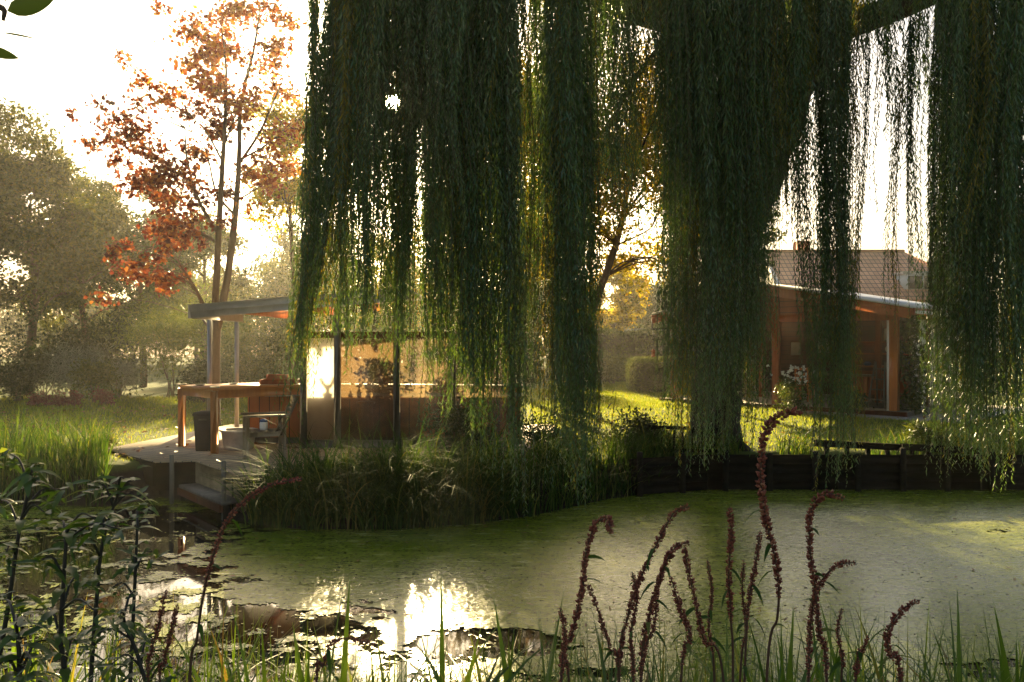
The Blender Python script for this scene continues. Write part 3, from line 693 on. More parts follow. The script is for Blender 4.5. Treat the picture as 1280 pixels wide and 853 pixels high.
for ua, ub in ((-.32, 3.298), (3.302, 6.92)):
    MB().bar(sh(ua, -.45, rz(ua) - .13), sh(ub, -.45, rz(ub) - .13), .05, .24, bev=.006).build('barge_board', M['red_wood'], t)
    MB().bar(sh(ua, -.452, rz(ua) + .032), sh(ub, -.452, rz(ub) + .032), .075, .035).build('capping', M['metal_roof'], t)
for u in (-.36, 6.96):
    MB().bar(sh(u, -.42, rz(u) - .07), sh(u, 5.05, rz(u) - .07), .05, .16, bev=.005).build('eaves_board', M['red_wood'], t)
MB().bar(sh(-.44, -.4, rz(-.35) - .09), sh(-.44, 5.0, rz(-.35) - .12), .10, .07, bev=.02).build('gutter', M['white'], t)
MB().bar(sh(.1, -.02, 2.90), sh(6.5, -.02, 2.90), .10, .20, bev=.008).build('front_beam', M['red_wood'], t)
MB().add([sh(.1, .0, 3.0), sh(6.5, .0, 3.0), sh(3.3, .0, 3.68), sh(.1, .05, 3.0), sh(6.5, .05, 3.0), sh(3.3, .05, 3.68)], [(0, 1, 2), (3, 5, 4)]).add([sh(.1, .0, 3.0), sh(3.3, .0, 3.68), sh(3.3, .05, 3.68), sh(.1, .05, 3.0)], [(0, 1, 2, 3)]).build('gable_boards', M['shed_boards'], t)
for v in (1.5, 3.0, 4.4):
    for ua, ub in ((-.2, 3.29), (3.31, 6.8)):
        MB().bar(sh(ua, v, rz(ua) - .09), sh(ub, v, rz(ub) - .09), .08, .14).build('rafter', M['brown_wood'], t)
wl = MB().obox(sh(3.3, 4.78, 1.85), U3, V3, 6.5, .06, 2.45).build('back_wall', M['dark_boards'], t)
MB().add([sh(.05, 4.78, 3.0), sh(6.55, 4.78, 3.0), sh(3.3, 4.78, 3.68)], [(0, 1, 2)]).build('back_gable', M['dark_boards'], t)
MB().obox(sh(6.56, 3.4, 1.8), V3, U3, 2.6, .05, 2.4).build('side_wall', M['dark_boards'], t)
for v0, v1 in ((.95, 1.75), (1.95, 4.6)):
    MB().obox(sh(.10, (v0 + v1) / 2, 1.78), V3, U3, v1 - v0, .05, 2.3).build('side_panel', M['plaster'], t)
MB().bar(sh(.10, 1.85, FL), sh(.10, 1.85, 2.95), .19, .12, (*U, 0), .008).build('side_post', M['brown_wood'], t)
MB().bar(sh(.05, .5, 2.92), sh(.05, 4.6, 2.92), .1, .16).build('side_beam', M['red_wood'], t)
MB().bar(sh(.34, -.06, FL), sh(.34, -.06, 2.8), .05, .05).build('downpipe', M['white'], t)
MB().bar(sh(6.5, -.05, 2.66), sh(7.25, -.05, 2.66), .04, .04).bar(sh(7.22, -.05, 2.66), sh(7.22, -.05, 3.0), .04, .04).build('bracket', M['black_iron'], t)
# lamp hanging by chain at the far end of that bracket
q = sh(7.18, -.05, 0)
t = thing('hanging_lantern', 'small lantern on a thin chain under the summerhouse eave bracket', 'lantern', (q[0], q[1], 1.9))
MB().tube([(q[0], q[1], 2.05), (q[0], q[1], 2.64)], .008, 5).build('chain', M['dark'], t)
MB().lathe((q[0], q[1], 1.82), [(0, 0), (.06, 0), (.06, .03), (.05, .03), (.05, .15), (.075, .16), (.02, .24), (0, .24)], 8).build('body', M['terracotta'], t)
# furniture in the summerhouse
t = thing('sideboard', 'dark red-brown sideboard with open shelves against the summerhouse back wall', 'sideboard', sh(2.4, 4.4, FL))
MB().obox(sh(2.2, 4.45, FL + .45), U3, V3, 1.9, .5, .9, .01).build('cabinet', M['brown_wood'], t)
MB().obox(sh(2.2, 4.45, FL + .925), U3, V3, 2.0, .56, .05, .01).build('top', M['red_wood'], t)
for z in (1.3, 1.65): MB().obox(sh(2.2, 4.6, FL + z), U3, V3, 1.9, .25, .04).build('shelf', M['red_wood'], t)
for u in (1.28, 3.12): MB().obox(sh(u, 4.6, FL + 1.32), U3, V3, .04, .25, .74).build('shelf_side', M['red_wood'], t)
for u in (1.75, 2.65): MB().obox(sh(u, 4.19, FL + .45), U3, V3, .8, .025, .7, .006).build('door', M['red_wood'], t)
kinds = [('jug', .09, .24), ('plate', .13, .26), ('bottle', .05, .30), ('bowl', .12, .12), ('crock', .10, .20), ('vase', .07, .27), ('plate', .12, .24), ('jug', .08, .2)]
cl = ['blue', 'white', 'brown_wood', 'blue', 'terracotta', 'blue', 'white', 'terracotta']
lb = ['blue glazed jug on the sideboard top beside the post', 'pale plate leaning on the sideboard top', 'dark bottle in the middle of the sideboard top', 'blue bowl on the sideboard top', 'clay crock on the far end of the sideboard top',
      'slim blue vase on the lower sideboard shelf', 'pale plate standing on the lower sideboard shelf', 'small clay jug on the lower sideboard shelf']
for k, ((nm, r, h), c) in enumerate(zip(kinds, cl)):
    u = 1.45 + (k % 5) * .37 + (.2 if k > 4 else 0); z = FL + .95 if k < 5 else FL + 1.32; v = 4.32 if k < 5 else 4.58
    q = sh(u, v, z)
    if nm == 'plate':
        o = MB().tube([q + (0, 0, r), q + np.array([*(-Vv * .02), r])], r, 18).build(nm, M[c])
    else:
        o = MB().lathe(q, [(0, 0), (r * .6, 0), (r, h * .4), (r * .75, h * .75), (r * .45, h * .9), (r * .55, h), (r * .4, h), (0, h * .95)], 16).build(nm, M[c], smooth=True)
    tag(o, lb[k], nm)
for k, (u, z, ww, hh, lab) in enumerate(((1.35, 2.45, .42, .34, 'small framed picture highest above the sideboard shelves'), (2.1, 2.5, .34, .44, 'tall framed picture above the sideboard'), (4.1, 2.2, .5, .62, 'large pale framed panel on the summerhouse back wall'), (5.0, 2.05, .4, .5, 'framed picture near the far post of the summerhouse'))):
    t = thing('framed_picture', lab, 'picture', sh(u, 4.7, z))
    MB().obox(sh(u, 4.735, z), U3, np.array([0, 0, 1.0]), ww, hh, .03, .006).build('frame', M['brown_wood'], t)
    MB().obox(sh(u, 4.715, z), U3, np.array([0, 0, 1.0]), ww - .09, hh - .09, .014).build('print', M['plaster' if k % 2 == 0 else 'grey_paint'], t)
t = thing('garden_table', 'long wooden table standing inside the summerhouse', 'table', sh(3.0, 2.2, FL))
MB().obox(sh(2.6, 2.3, FL + .74), U3, V3, 2.2, .9, .04, .008).build('table_top', M['pale_wood'], t)
for u in (1.65, 3.55):
    for v in (1.95, 2.65): MB().bar(sh(u, v, FL), sh(u, v, FL + .72), .08, .08, (*U, 0)).build('leg', M['orange_wood'], t)
for k, (u, v, lab) in enumerate(((2.0, 1.55, 'reddish wooden chair at the table end nearest the corner post'), (3.2, 1.55, 'reddish wooden chair at the far end of the summerhouse table'))):
    t = thing('dining_chair', lab, 'chair', sh(u, v, FL), 'chairs at the summerhouse table')
    MB().obox(sh(u, v, FL + .45), U3, V3, .42, .42, .035, .008).build('seat', M['orange_wood'], t)
    for a in (-.18, .18):
        for c in (-.18, .18): MB().bar(sh(u + a, v + c, FL), sh(u + a, v + c, FL + (.95 if c < 0 else .43)), .04, .04, (*U, 0)).build('leg', M['orange_wood'], t)
    b = MB()
    for z in (.62, .76, .90): b.obox(sh(u, v - .18, FL + z), U3, V3, .32, .02, .07)
    b.build('backrest', M['orange_wood'], t)
t = thing('step_ladder', 'small wooden step ladder leaning open inside the corner post', 'step ladder', sh(.95, 1.0, FL))
for k in (-.2, .2):
    MB().bar(sh(.95 + k, .75, FL), sh(.95 + k * .6, 1.05, FL + 1.15), .045, .03, (*U, 0)).build('rail', M['grey_wood'], t)
    MB().bar(sh(.95 + k, 1.4, FL), sh(.95 + k * .6, 1.09, FL + 1.15), .045, .03, (*U, 0)).build('rail', M['grey_wood'], t)
for j in range(4):
    f_ = (j + .7) / 4.4; MB().obox(sh(.95, .75 + .3 * f_, FL + 1.15 * f_), U3, V3, .36 - .12 * f_, .10, .025).build('tread', M['grey_wood'], t)
t = thing('wall_clock', 'round dark clock on the summerhouse wall near the middle post', 'clock', sh(4.5, 4.7, 2.3))
q = sh(5.75, 4.73, 2.42); MB().tube([q, q - np.array([*Vv, 0]) * .05], .19, 24).build('case', M['dark'], t)
MB().tube([q - np.array([*Vv, 0]) * .05, q - np.array([*Vv, 0]) * .056], .16, 24).build('face', M['grey_paint'], t)
# paving beside the corner
pv_ = [sh(-1.6, -1.0, 0), sh(2.2, -1.0, 0), sh(2.2, -.36, 0), sh(-.2, -.36, 0), sh(-.2, 5, 0), sh(-1.6, 5, 0)]
MB().prism([(q[0], q[1]) for q in pv_], .47, .525).build('patio_path', M['stone'])['kind'] = 'structure'

# house with tiled roof far behind
t = thing('brick_house', 'house with a pink-brown tiled roof and white dormer behind the summerhouse', 'house', (19, 45, .5))
x0, x1, y0, y1, ze, zr = 13.9, 25.2, 41.5, 49.5, 4.4, 7.25
MB().box(x0 + .3, x1 - .3, y0 + .4, y1 - .4, .3, ze - .1).build('wall', M['plaster'], t)
ym = (y0 + y1) / 2
rv = [(x0, y0, ze), (x1, y0, ze), (x1, y1, ze), (x0, y1, ze), (x0, ym, zr), (x1 - 3.4, ym, zr)]
MB().add(rv, [(0, 1, 5, 4), (2, 3, 4, 5)]).add(rv, [(1, 2, 5)]).build('roof', M['tiles'], t)
MB().add([rv[0], rv[4], rv[3], rv[0]], [(0, 1, 2)]).build('gable_wall', M['plaster'], t)
for a in (0, 3): MB().bar(np.array(rv[a]) + (-.06, 0, .02), np.array(rv[4]) + (-.06, 0, .02), .16, .26).build('verge_board', M['white'], t)
MB().bar((x0, ym, zr + .05), (x1 - 3.4, ym, zr + .05), .22, .16, bev=.05).build('ridge', M['terracotta'], t)
dd = MB().box(20.25, 22.1, 42.3, 45.6, 4.9, 5.75).build('dormer', M['white'], t)
MB().box(20.15, 22.2, 42.2, 45.8, 5.755, 5.9, .02).build('dormer_roof', M['white'], dd['x'] if False else t)
MB().box(20.45, 21.15, 42.275, 42.295, 5.0, 5.65).build('window', M['glass'], t)
MB().box(21.28, 21.95, 42.275, 42.295, 5.0, 5.65).build('window', M['glass'], t)
MB().box(16.2, 16.9, 46.5, 47.2, 6.5, 8.0, .03).build('chimney', M['terracotta'], t)
t = thing('garden_shed', 'low outbuilding with a white flat roof behind the far hedge', 'shed', (7, 44, .5))
MB().box(3.5, 12.2, 43.5, 46.5, .3, 2.75).build('wall', M['plaster'], t)
MB().box(3.2, 12.5, 43.2, 46.8, 2.755, 2.95, .03).build('roof', M['white'], t)
MB().box(6.2, 7.1, 43.47, 43.49, 1.3, 2.3).build('window', M['glass'], t)
# ------------------------------------------------------------------ weeping willow
def rnd_dir(n):
    v = R.normal(size=(n, 3)); return unit(v)
WB = np.array([3.42, 13.85, .45])
willow = thing('weeping_willow', 'huge weeping willow trailing leafy curtains over the pond', 'tree', WB)
def limb(pts, r0, r1, n=9, seg=18, mat='bark_dark', name='limb', knob=.06):
    c = curve(pts, seg); t = np.linspace(0, 1, len(c)); r = r0 + (r1 - r0) * t ** .8
    r = r * (1 + R.normal(0, knob, len(c)))
    return MB().tube(c, r, n).build(name, M[mat], willow, True)
limb([WB + (0, 0, -.3), WB + (.0, 0, .25), at(900, 430, 13.8), at(912, 330, 13.75), at(938, 240, 13.7), at(975, 150, 13.6), at(990, 90, 13.5)], .44, .40, 14, 26, name='trunk')
limb([WB + (0, 0, -.1), WB + (.15, -.1, .15), WB + (.5, -.45, -.1)], .3, .12, 9, 8, name='root')
limb([WB + (0, 0, -.1), WB + (-.2, -.15, .1), WB + (-.7, -.5, -.15)], .3, .1, 9, 8, name='root')
limb([at(975, 145, 13.6), at(925, 70, 13.1), at(850, 28, 12.5), at(770, 2, 12.0), at(690, -60, 11.4), at(600, -140, 10.6), at(480, -170, 10.0), at(400, -150, 9.6)], .36, .07)
limb([at(985, 110, 13.5), at(1040, 40, 13.0), at(1100, 18, 12.3), at(1190, -20, 11.4), at(1290, -90, 10.4), at(1420, -110, 9.6)], .33, .08)
limb([at(988, 100, 13.5), at(1000, 10, 13.2), at(1010, -120, 12.6), at(1000, -260, 12.2), at(980, -380, 11.8)], .36, .08)
limb([at(995, 20, 13.2), at(930, -90, 11.6), at(840, -170, 10.2), at(700, -230, 9.4), at(560, -260, 9.0), at(440, -250, 8.9)], .22, .06)
limb([at(1005, -40, 13.1), at(1080, -110, 11.4), at(1180, -190, 9.8), at(1290, -230, 9.0)], .2, .06)
limb([at(1005, -100, 12.8), at(1000, -170, 10.8), at(960, -240, 9.4), at(930, -300, 8.6)], .18, .05)
limb([at(850, 28, 12.5), at(800, 90, 12.4), at(770, 140, 12.3), at(750, 190, 12.2)], .05, .02, 7, 10, name='branch')
limb([at(900, 55, 12.9), at(835, 120, 13.1), at(800, 190, 13.2)], .05, .018, 7, 10, name='branch')

def tresses(spec, mat='willow'):
    """one curtain of hanging twigs: every tress is a loose bundle of leafy strands"""
    P, A, Nn, Ln, Wd, MI = [], [], [], [], [], []
    stems = MB()
    for px0, px1, pyb0, pyb1, d0, d1, nt_, ns, rad, sway, pyt in spec:
        ng = max(1, int(round(nt_ / 3.6))); gpx = px0 + (px1 - px0) * (np.arange(ng) + R.uniform(.15, .85, ng)) / ng
        gpy = R.uniform(pyb0, pyb1, ng); gd = R.uniform(d0, d1, ng)
        for k in range(nt_):
            g = k % ng; big_ = nt_ > 8
            px = gpx[g] + R.normal(0, 7) if big_ else px0 + (px1 - px0) * (k + R.uniform(.1, .9)) / nt_
            d = float(np.clip(gd[g] + R.normal(0, .22), d0, d1)) if big_ else R.uniform(d0, d1)
            bot = at(px, gpy[g] + R.normal(0, 22) if big_ else R.uniform(pyb0, pyb1), d); lsz = R.uniform(.75, 1.2)
            top = at(px + sway * (1 - (px - px0) / max(1, px1 - px0)) + R.normal(0, 6), pyt + R.uniform(-50, 25), d + R.uniform(-.3, .3))
            L = top[2] - bot[2]; tone = R.choice(3, p=[.54, .40, .06])
            if L < .3: continue
            ph = R.uniform(0, 6.28); am = R.uniform(.02, .11)
            for s_ in range(ns):
                off = R.normal(0, rad, 2)
                cut = L * (1 - min(.75, abs(R.normal(0, .09)) + (.0 if s_ < 2 else R.exponential(.07))))
                m = max(6, int(cut / .031)); t = (np.arange(m) + R.uniform(0, 1)) / m * cut / L
                z = top[2] - t * L
                x = top[0] + (bot[0] - top[0]) * t ** 1.6 + off[0] * (.5 + .7 * t) + am * np.sin(t * 5 + ph) + .012 * np.sin(t * 23 + s_)
                y = top[1] + (bot[1] - top[1]) * t ** 1.6 + off[1] * (.5 + .7 * t) + .012 * np.cos(t * 19 + s_)
                q = np.stack([x, y, z], -1)
                a = R.uniform(0, 6.28) + np.arange(m) * 2.4 + R.normal(0, .4, m)
                out_ = np.stack([np.cos(a), np.sin(a), 0 * a], -1)
                op = R.uniform(.25, .85, m)[:, None]
                ax = unit(out_ * op + np.array([0, 0, -1.0]) + R.normal(0, .12, (m, 3)))
                P.append(q); A.append(ax); Nn.append(unit(out_ * 1.0 + np.array([0, 0, .5]) + R.normal(0, .5, (m, 3))))
                tip = np.clip(1.25 - .7 * t * L / max(cut, .1), .5, 1)
                Ln.append(R.uniform(.06, .145, m) * tip * lsz); Wd.append(R.uniform(.011, .021, m) * lsz * (.6 + .4 * tip))
                MI.append(np.full(m, tone if R.random() > .18 else R.choice(3, p=[.5, .3, .2])))
                if s_ % 2 == 0:
                    stems.tube(q[::max(1, m // 9)], .0035, 3, False)
    P, A, Nn, Ln, Wd, MI = (np.concatenate(v) for v in (P, A, Nn, Ln, Wd, MI))
    v = P + A * (Ln * .5)[:, None] - np.array([0, 0, EYE])
    off = np.linalg.norm(unit(v) - SUN, axis=1)
    ok = (off > .0095 + .0012 * np.sin(P[:, 0] * 160)) | ((off > .0042) & (R.random(len(off)) < .13))
    mb = MB(); leaves(mb, P[ok], A[ok], Nn[ok], Ln[ok], Wd[ok], .18)
    f = mb.build('hanging_foliage', M[mat], willow); f.data.materials.append(M['willow_light']); f.data.materials.append(M['willow_yellow'])
    f.data.polygons.foreach_set('material_index', np.tile(MI[ok], 2).astype(np.int32))
    stems.build('hanging_twigs', M['willow_twig'], f)
    f['_n'] = 1
    return ok.sum()
# (bottom px range, bottom py range, depth range, tresses, strands, radius, top shift px, top py)
CURT = [
 [(346, 470, 430, 500, 8.7, 9.9, 22, 12, .075, 66, -40), (350, 398, 480, 565, 8.9, 9.5, 6, 6, .05, 50, -30), (400, 470, 200, 330, 8.6, 9.6, 9, 9, .08, 25, -40)],
 [(455, 560, 385, 490, 9.0, 10.4, 21, 12, .08, 8, -40), (466, 545, 450, 550, 9.0, 9.8, 8, 6, .055, 6, -20), (490, 560, 150, 300, 8.7, 9.4, 7, 10, .08, 6, -40)],
 [(530, 612, 430, 545, 9.0, 10.4, 19, 12, .08, 6, -40), (560, 585, 490, 545, 9.0, 9.8, 3, 6, .05, 0, -20), (540, 620, 180, 320, 8.6, 9.3, 7, 10, .08, 0, -40)],
 [(594, 656, 520, 605, 8.9, 10.2, 17, 12, .075, 5, -40), (648, 686, 430, 530, 9.2, 10.6, 6, 8, .055, 0, -30)],
 [(690, 736, 555, 625, 8.8, 10.2, 19, 12, .07, 0, -40)],
 [(395, 760, 150, 340, 11.0, 12.6, 24, 10, .09, 8, -30)],
 [(735, 850, 130, 300, 10.0, 12.6, 22, 10, .10, 0, -40), (780, 806, 300, 400, 10.2, 11.0, 3, 5, .05, 0, 40)],
 [(834, 962, 470, 570, 9.8, 12.4, 38, 13, .085, 0, -40), (872, 892, 590, 636, 9.6, 10.2, 3, 5, .03, 0, 60), (850, 952, 555, 612, 10.8, 12.4, 22, 12, .075, 0, 0), (930, 990, 180, 360, 10.5, 12.8, 12, 9, .08, 0, -30), (955, 1008, 130, 280, 9.4, 10.4, 7, 9, .07, 0, -30), (840, 960, 150, 330, 9.5, 10.2, 9, 10, .08, 0, -40)],
 [(1004, 1076, 90, 230, 10.5, 12.5, 13, 9, .08, 0, -40), (1010, 1070, 560, 628, 9.8, 10.8, 12, 10, .06, 0, -10), (1016, 1060, 430, 540, 9.6, 10.4, 5, 9, .06, 0, -10), (985, 1005, 250, 350, 10, 11, 3, 4, .04, 0, 0)],
 [(1080, 1168, 30, 190, 10, 12, 8, 6, .07, 0, -40), (1107, 1117, 390, 425, 9.6, 10, 2, 5, .03, 0, 60), (1136, 1144, 340, 380, 9.6, 10, 2, 5, .03, 0, 60), (1100, 1160, 180, 330, 10, 11, 4, 3, .04, 0, 0)],
 [(1168, 1262, 560, 628, 8.7, 10.4, 32, 12, .08, 0, -40), (1180, 1270, 200, 380, 8.2, 9.0, 8, 10, .08, 0, -40)],
 [(1258, 1345, 540, 615, 8.5, 10.2, 20, 12, .085, 0, -40)],
 [(880, 1290, 30, 115, 10.8, 13.0, 32, 9, .11, 0, -70)],
]
NL = sum(tresses(c) for c in CURT)
# domed upper crown, above the picture
n = 26000; a = R.uniform(0, 6.28, n); rr_ = 6.2 * np.sqrt(R.uniform(0, 1, n)); cxy = np.array([3.2, 11.4])
p = np.stack([cxy[0] + rr_ * np.cos(a) * 1.15, cxy[1] + rr_ * np.sin(a) * .65, 9.6 - .05 * rr_ ** 2 + R.normal(0, .55, n)], -1)
p = p[p[:, 2] > EYE + .46 * p[:, 1]]
mb = MB(); leaves(mb, p, unit(rnd_dir(len(p)) + (0, 0, -.9)), rnd_dir(len(p)), R.uniform(.12, .2, len(p)), R.uniform(.03, .045, len(p)))
mb.build('crown', M['willow'], willow)

# ------------------------------------------------------------------ other trees
def crown_leaves(clusters, n, size, sub=10, flat=.75, droop=-.25, tight=.30):
    """leaves bunched in sub-clumps inside clusters of (x, y, z, r)"""
    cl = np.array(clusters); wgt = cl[:, 3] ** 2; wgt = wgt / wgt.sum()
    sc = []
    for c, wq in zip(cl, wgt):
        k = max(4, int(sub * (.6 + R.uniform(0, .8))))
        q = rnd_dir(k) * (R.uniform(.35, 1, k) ** .6)[:, None] * c[3]; q[:, 2] *= flat
        sc.append(np.concatenate([c[:3] + q, np.full((k, 1), c[3]), np.full((k, 1), wq / k)], 1))
    sc = np.concatenate(sc); i = R.choice(len(sc), n, p=sc[:, 4] / sc[:, 4].sum())
    p = sc[i, :3] + R.normal(0, 1, (n, 3)) * (sc[i, 3] * tight)[:, None] * (1, 1, .7)
    ax = unit(rnd_dir(n) + (0, 0, droop)); nr = unit(rnd_dir(n) + (0, 0, .8))
    return p, ax, nr, size * R.uniform(.6, 1.35, n), sc
def make_tree(name, label, base, trunk, clusters, leaf, bark, n, size, wide=.6, group=None, sub=10, r0=.16, tight=.30, crown='crown', twigs=True, flat=.75):
    t = thing(name, label, 'tree', base, group)
    b = MB(); tr = curve(trunk, 14); b.tube(tr, np.linspace(r0, r0 * .3, len(tr)) * (1 + R.normal(0, .03, len(tr))), 9)
    p, ax, nr, ln, sc = crown_leaves(clusters, n, size, sub, flat, tight=tight)
    for c in clusters:
        c = np.array(c[:3]); zt = c[2] - .35 * np.hypot(*(c[:2] - tr[-1][:2])) - .3
        k = int(np.clip(np.argmin(abs(tr[:, 2] - zt)), 3, len(tr) - 1)); s0 = tr[k]
        mid = (s0 + c) / 2 + (0, 0, .12 * np.linalg.norm(c - s0)) + R.normal(0, .08, 3)
        rr = max(.018, r0 * .3 * (1 - .6 * k / len(tr)))
        b.tube(curve([s0, mid, c], 8), np.linspace(rr, .008, len(curve([s0, mid, c], 8))), 6)
        if twigs:
            near_ = sc[np.linalg.norm(sc[:, :3] - c, axis=1) < 1.3 * sc[:, 3]][:9]
            for q in near_: b.tube([mid + (c - mid) * R.uniform(.2, .9), (c + q[:3]) / 2 + R.normal(0, .05, 3), q[:3]], [.012, .009, .005], 4, False)
    b.build('trunk', M[bark], t, True)
    mb = MB(); leaves(mb, p, ax, nr, ln, ln * wide, .15); mb.build(crown, M[leaf], t)
    return t
def auto_clusters(c, rx, ry, rzz, k, r):
    q = rnd_dir(k * 3); q = q[q[:, 2] > -.75][:k] * (R.uniform(.25, 1, min(k, (q[:, 2] > -.75).sum())) ** .5)[:, None]
    return [(c[0] + v[0] * rx, c[1] + v[1] * ry, c[2] + v[2] * rzz, r * R.uniform(.7, 1.3)) for v in q]
def ptree(name, label, px, d, top, bot, hw, leaf, n, size, k=14, r0=.16, group=None, sub=9, tight=.26, wide=.55, lean=0):
    """tree seen at photo column px, d metres out, crown between photo rows top and bot"""
    b = atz(px - lean, d, .45); zt, zb = at(px, top, d)[2], at(px, bot, d)[2]; rx = hw / F_PX * d
    c = np.array([b[0] + lean / F_PX * d, d, (zt + zb) / 2]); hz_ = (zt - zb) / 2
    tr = [b + (0, 0, -.2), b + (.05, 0, (zb - .45) * .6 + .2), c + (R.normal(0, .2), R.normal(0, .2), -.3 * hz_), c + (R.normal(0, .3), 0, .45 * hz_)]
    cl = auto_clusters(c, rx * .88, min(rx, 2.6) * .85, hz_ * .9, int(k * 1.9), .22 * (rx + hz_) / 2 + .12)
    return make_tree(name, label, b, tr, cl, leaf, 'bark', n, size, wide, group, sub, r0, tight)

# red maple behind the pavilion: trunk and forks read off the photograph, limbs given depth
D = 17.3
mb_ = atz(267, D, .45)
R = np.random.default_rng(21)
t = thing('red_maple', 'slender red-leaved maple with a forked trunk rising behind the pavilion roof', 'tree', mb_)
b = MB()
def px_limb(pts, r0, r1, n=8, dd=(0, 0)):
    q = [at(x, y, D + dd[0] + (dd[1] - dd[0]) * i / (len(pts) - 1)) for i, (x, y) in enumerate(pts)]
    c = curve(q, 12); b.tube(c, np.linspace(r0, r1, len(c)) * (1 + R.normal(0, .03, len(c))), n)
b.tube(curve([mb_ + (0, 0, -.2), mb_ + (0, 0, .1), at(267, 450, D), at(269, 402, D)], 12), np.linspace(.16, .12, 12), 12)
px_limb([(271, 410), (284, 350), (294, 270), (299, 200), (301, 130), (318, 60), (325, 10)], .09, .014, 9, (0, .4))
px_limb([(267, 410), (271, 340), (276, 240), (281, 160), (283, 90), (276, 30)], .08, .012, 9, (0, -.5))
px_limb([(262, 400), (246, 365), (222, 325)], .055, .015, 7, (0, -.9))
px_limb([(271, 290), (248, 250), (234, 200), (231, 160)], .045, .012, 7, (0, -.8))
px_limb([(277, 200), (258, 165), (243, 150)], .025, .01, 6, (0, .6))
px_limb([(299, 205), (325, 165), (345, 120), (356, 95)], .035, .01, 7, (.2, .8))
px_limb([(300, 200), (335, 180), (370, 148)], .025, .008, 6, (.2, -.6))
px_limb([(294, 270), (270, 240), (258, 190), (240, 165)], .03, .01, 6, (0, .9))
px_limb([(298, 250), (322, 235), (330, 222)], .02, .008, 6, (0, -.6))
px_limb([(281, 180), (296, 140), (312, 100)], .02, .008, 6, (0, .5))
px_limb([(266, 300), (215, 270), (180, 235), (150, 225)], .035, .008, 6, (0, 1.0))
px_limb([(283, 120), (262, 70), (240, 35)], .02, .006, 6, (0, -.4))
mc = [(238, 32, 26), (290, 22, 26), (335, 15, 20), (245, 85, 22), (278, 60, 20), (330, 80, 18), (262, 108, 20), (296, 125, 20), (345, 60, 16), (225, 118, 10), (205, 118, 14), (170, 130, 14), (160, 165, 20), (180, 180, 22), (128, 155, 10),
      (200, 215, 24), (175, 228, 22), (225, 225, 22), (245, 190, 16), (215, 255, 20), (250, 250, 18), (195, 290, 16), (220, 295, 18), (190, 320, 14), (160, 345, 13), (175, 335, 12), (280, 240, 14), (310, 215, 14), (265, 155, 14), (300, 160, 14), (335, 195, 16), (240, 300, 14), (205, 350, 10), (255, 135, 14)]
mc += [(x + R.normal(0, 22), y + R.normal(0, 20), R.uniform(7, 14)) for x, y, r in mc for _ in (0, 1)] + [(360, 120, 14), (372, 160, 14), (350, 170, 14), (365, 210, 12), (340, 235, 12)]
cl = [(*at(x, y, D + R.uniform(-1.3, 1.3)), r / F_PX * D * 1.05) for x, y, r in mc]
skel = np.concatenate(b.V)
for c in cl:
    c = np.array(c[:3]); low = skel[skel[:, 2] < c[2] - .1]
    if len(low) == 0: continue
    o = low[np.argmin(np.linalg.norm(low - c, axis=1) + .4 * np.abs(low[:, 2] - c[2] + .5))]
    mid = (o + c) / 2 + (0, 0, .10) + R.normal(0, .06, 3)
    b.tube(curve([o, mid, c], 7), np.linspace(.011, .004, 7), 5, False)
    for _ in range(3):
        e = c + R.normal(0, .22, 3); b.tube([mid * .4 + c * .6, (c + e) / 2 + (0, 0, .05), e], [.006, .004, .003], 4, False)
b.build('trunk', M['bark'], t, True)
warm = [(y_ < 120 or x_ > 300) for x_, y_, r_ in mc]
for sel, n_, mt in ((False, 8200, 'maple_red'), (True, 6800, 'maple_orange')):
    p, ax, nr, ln, sc = crown_leaves([c for c, w_ in zip(cl, warm) if w_ == sel], int(n_ * .72), .10, 9, .8, tight=.42)
    mb = MB(); leaves(mb, p, ax, nr, ln, ln * .85, .15); mb.build('crown', M[mt], t)

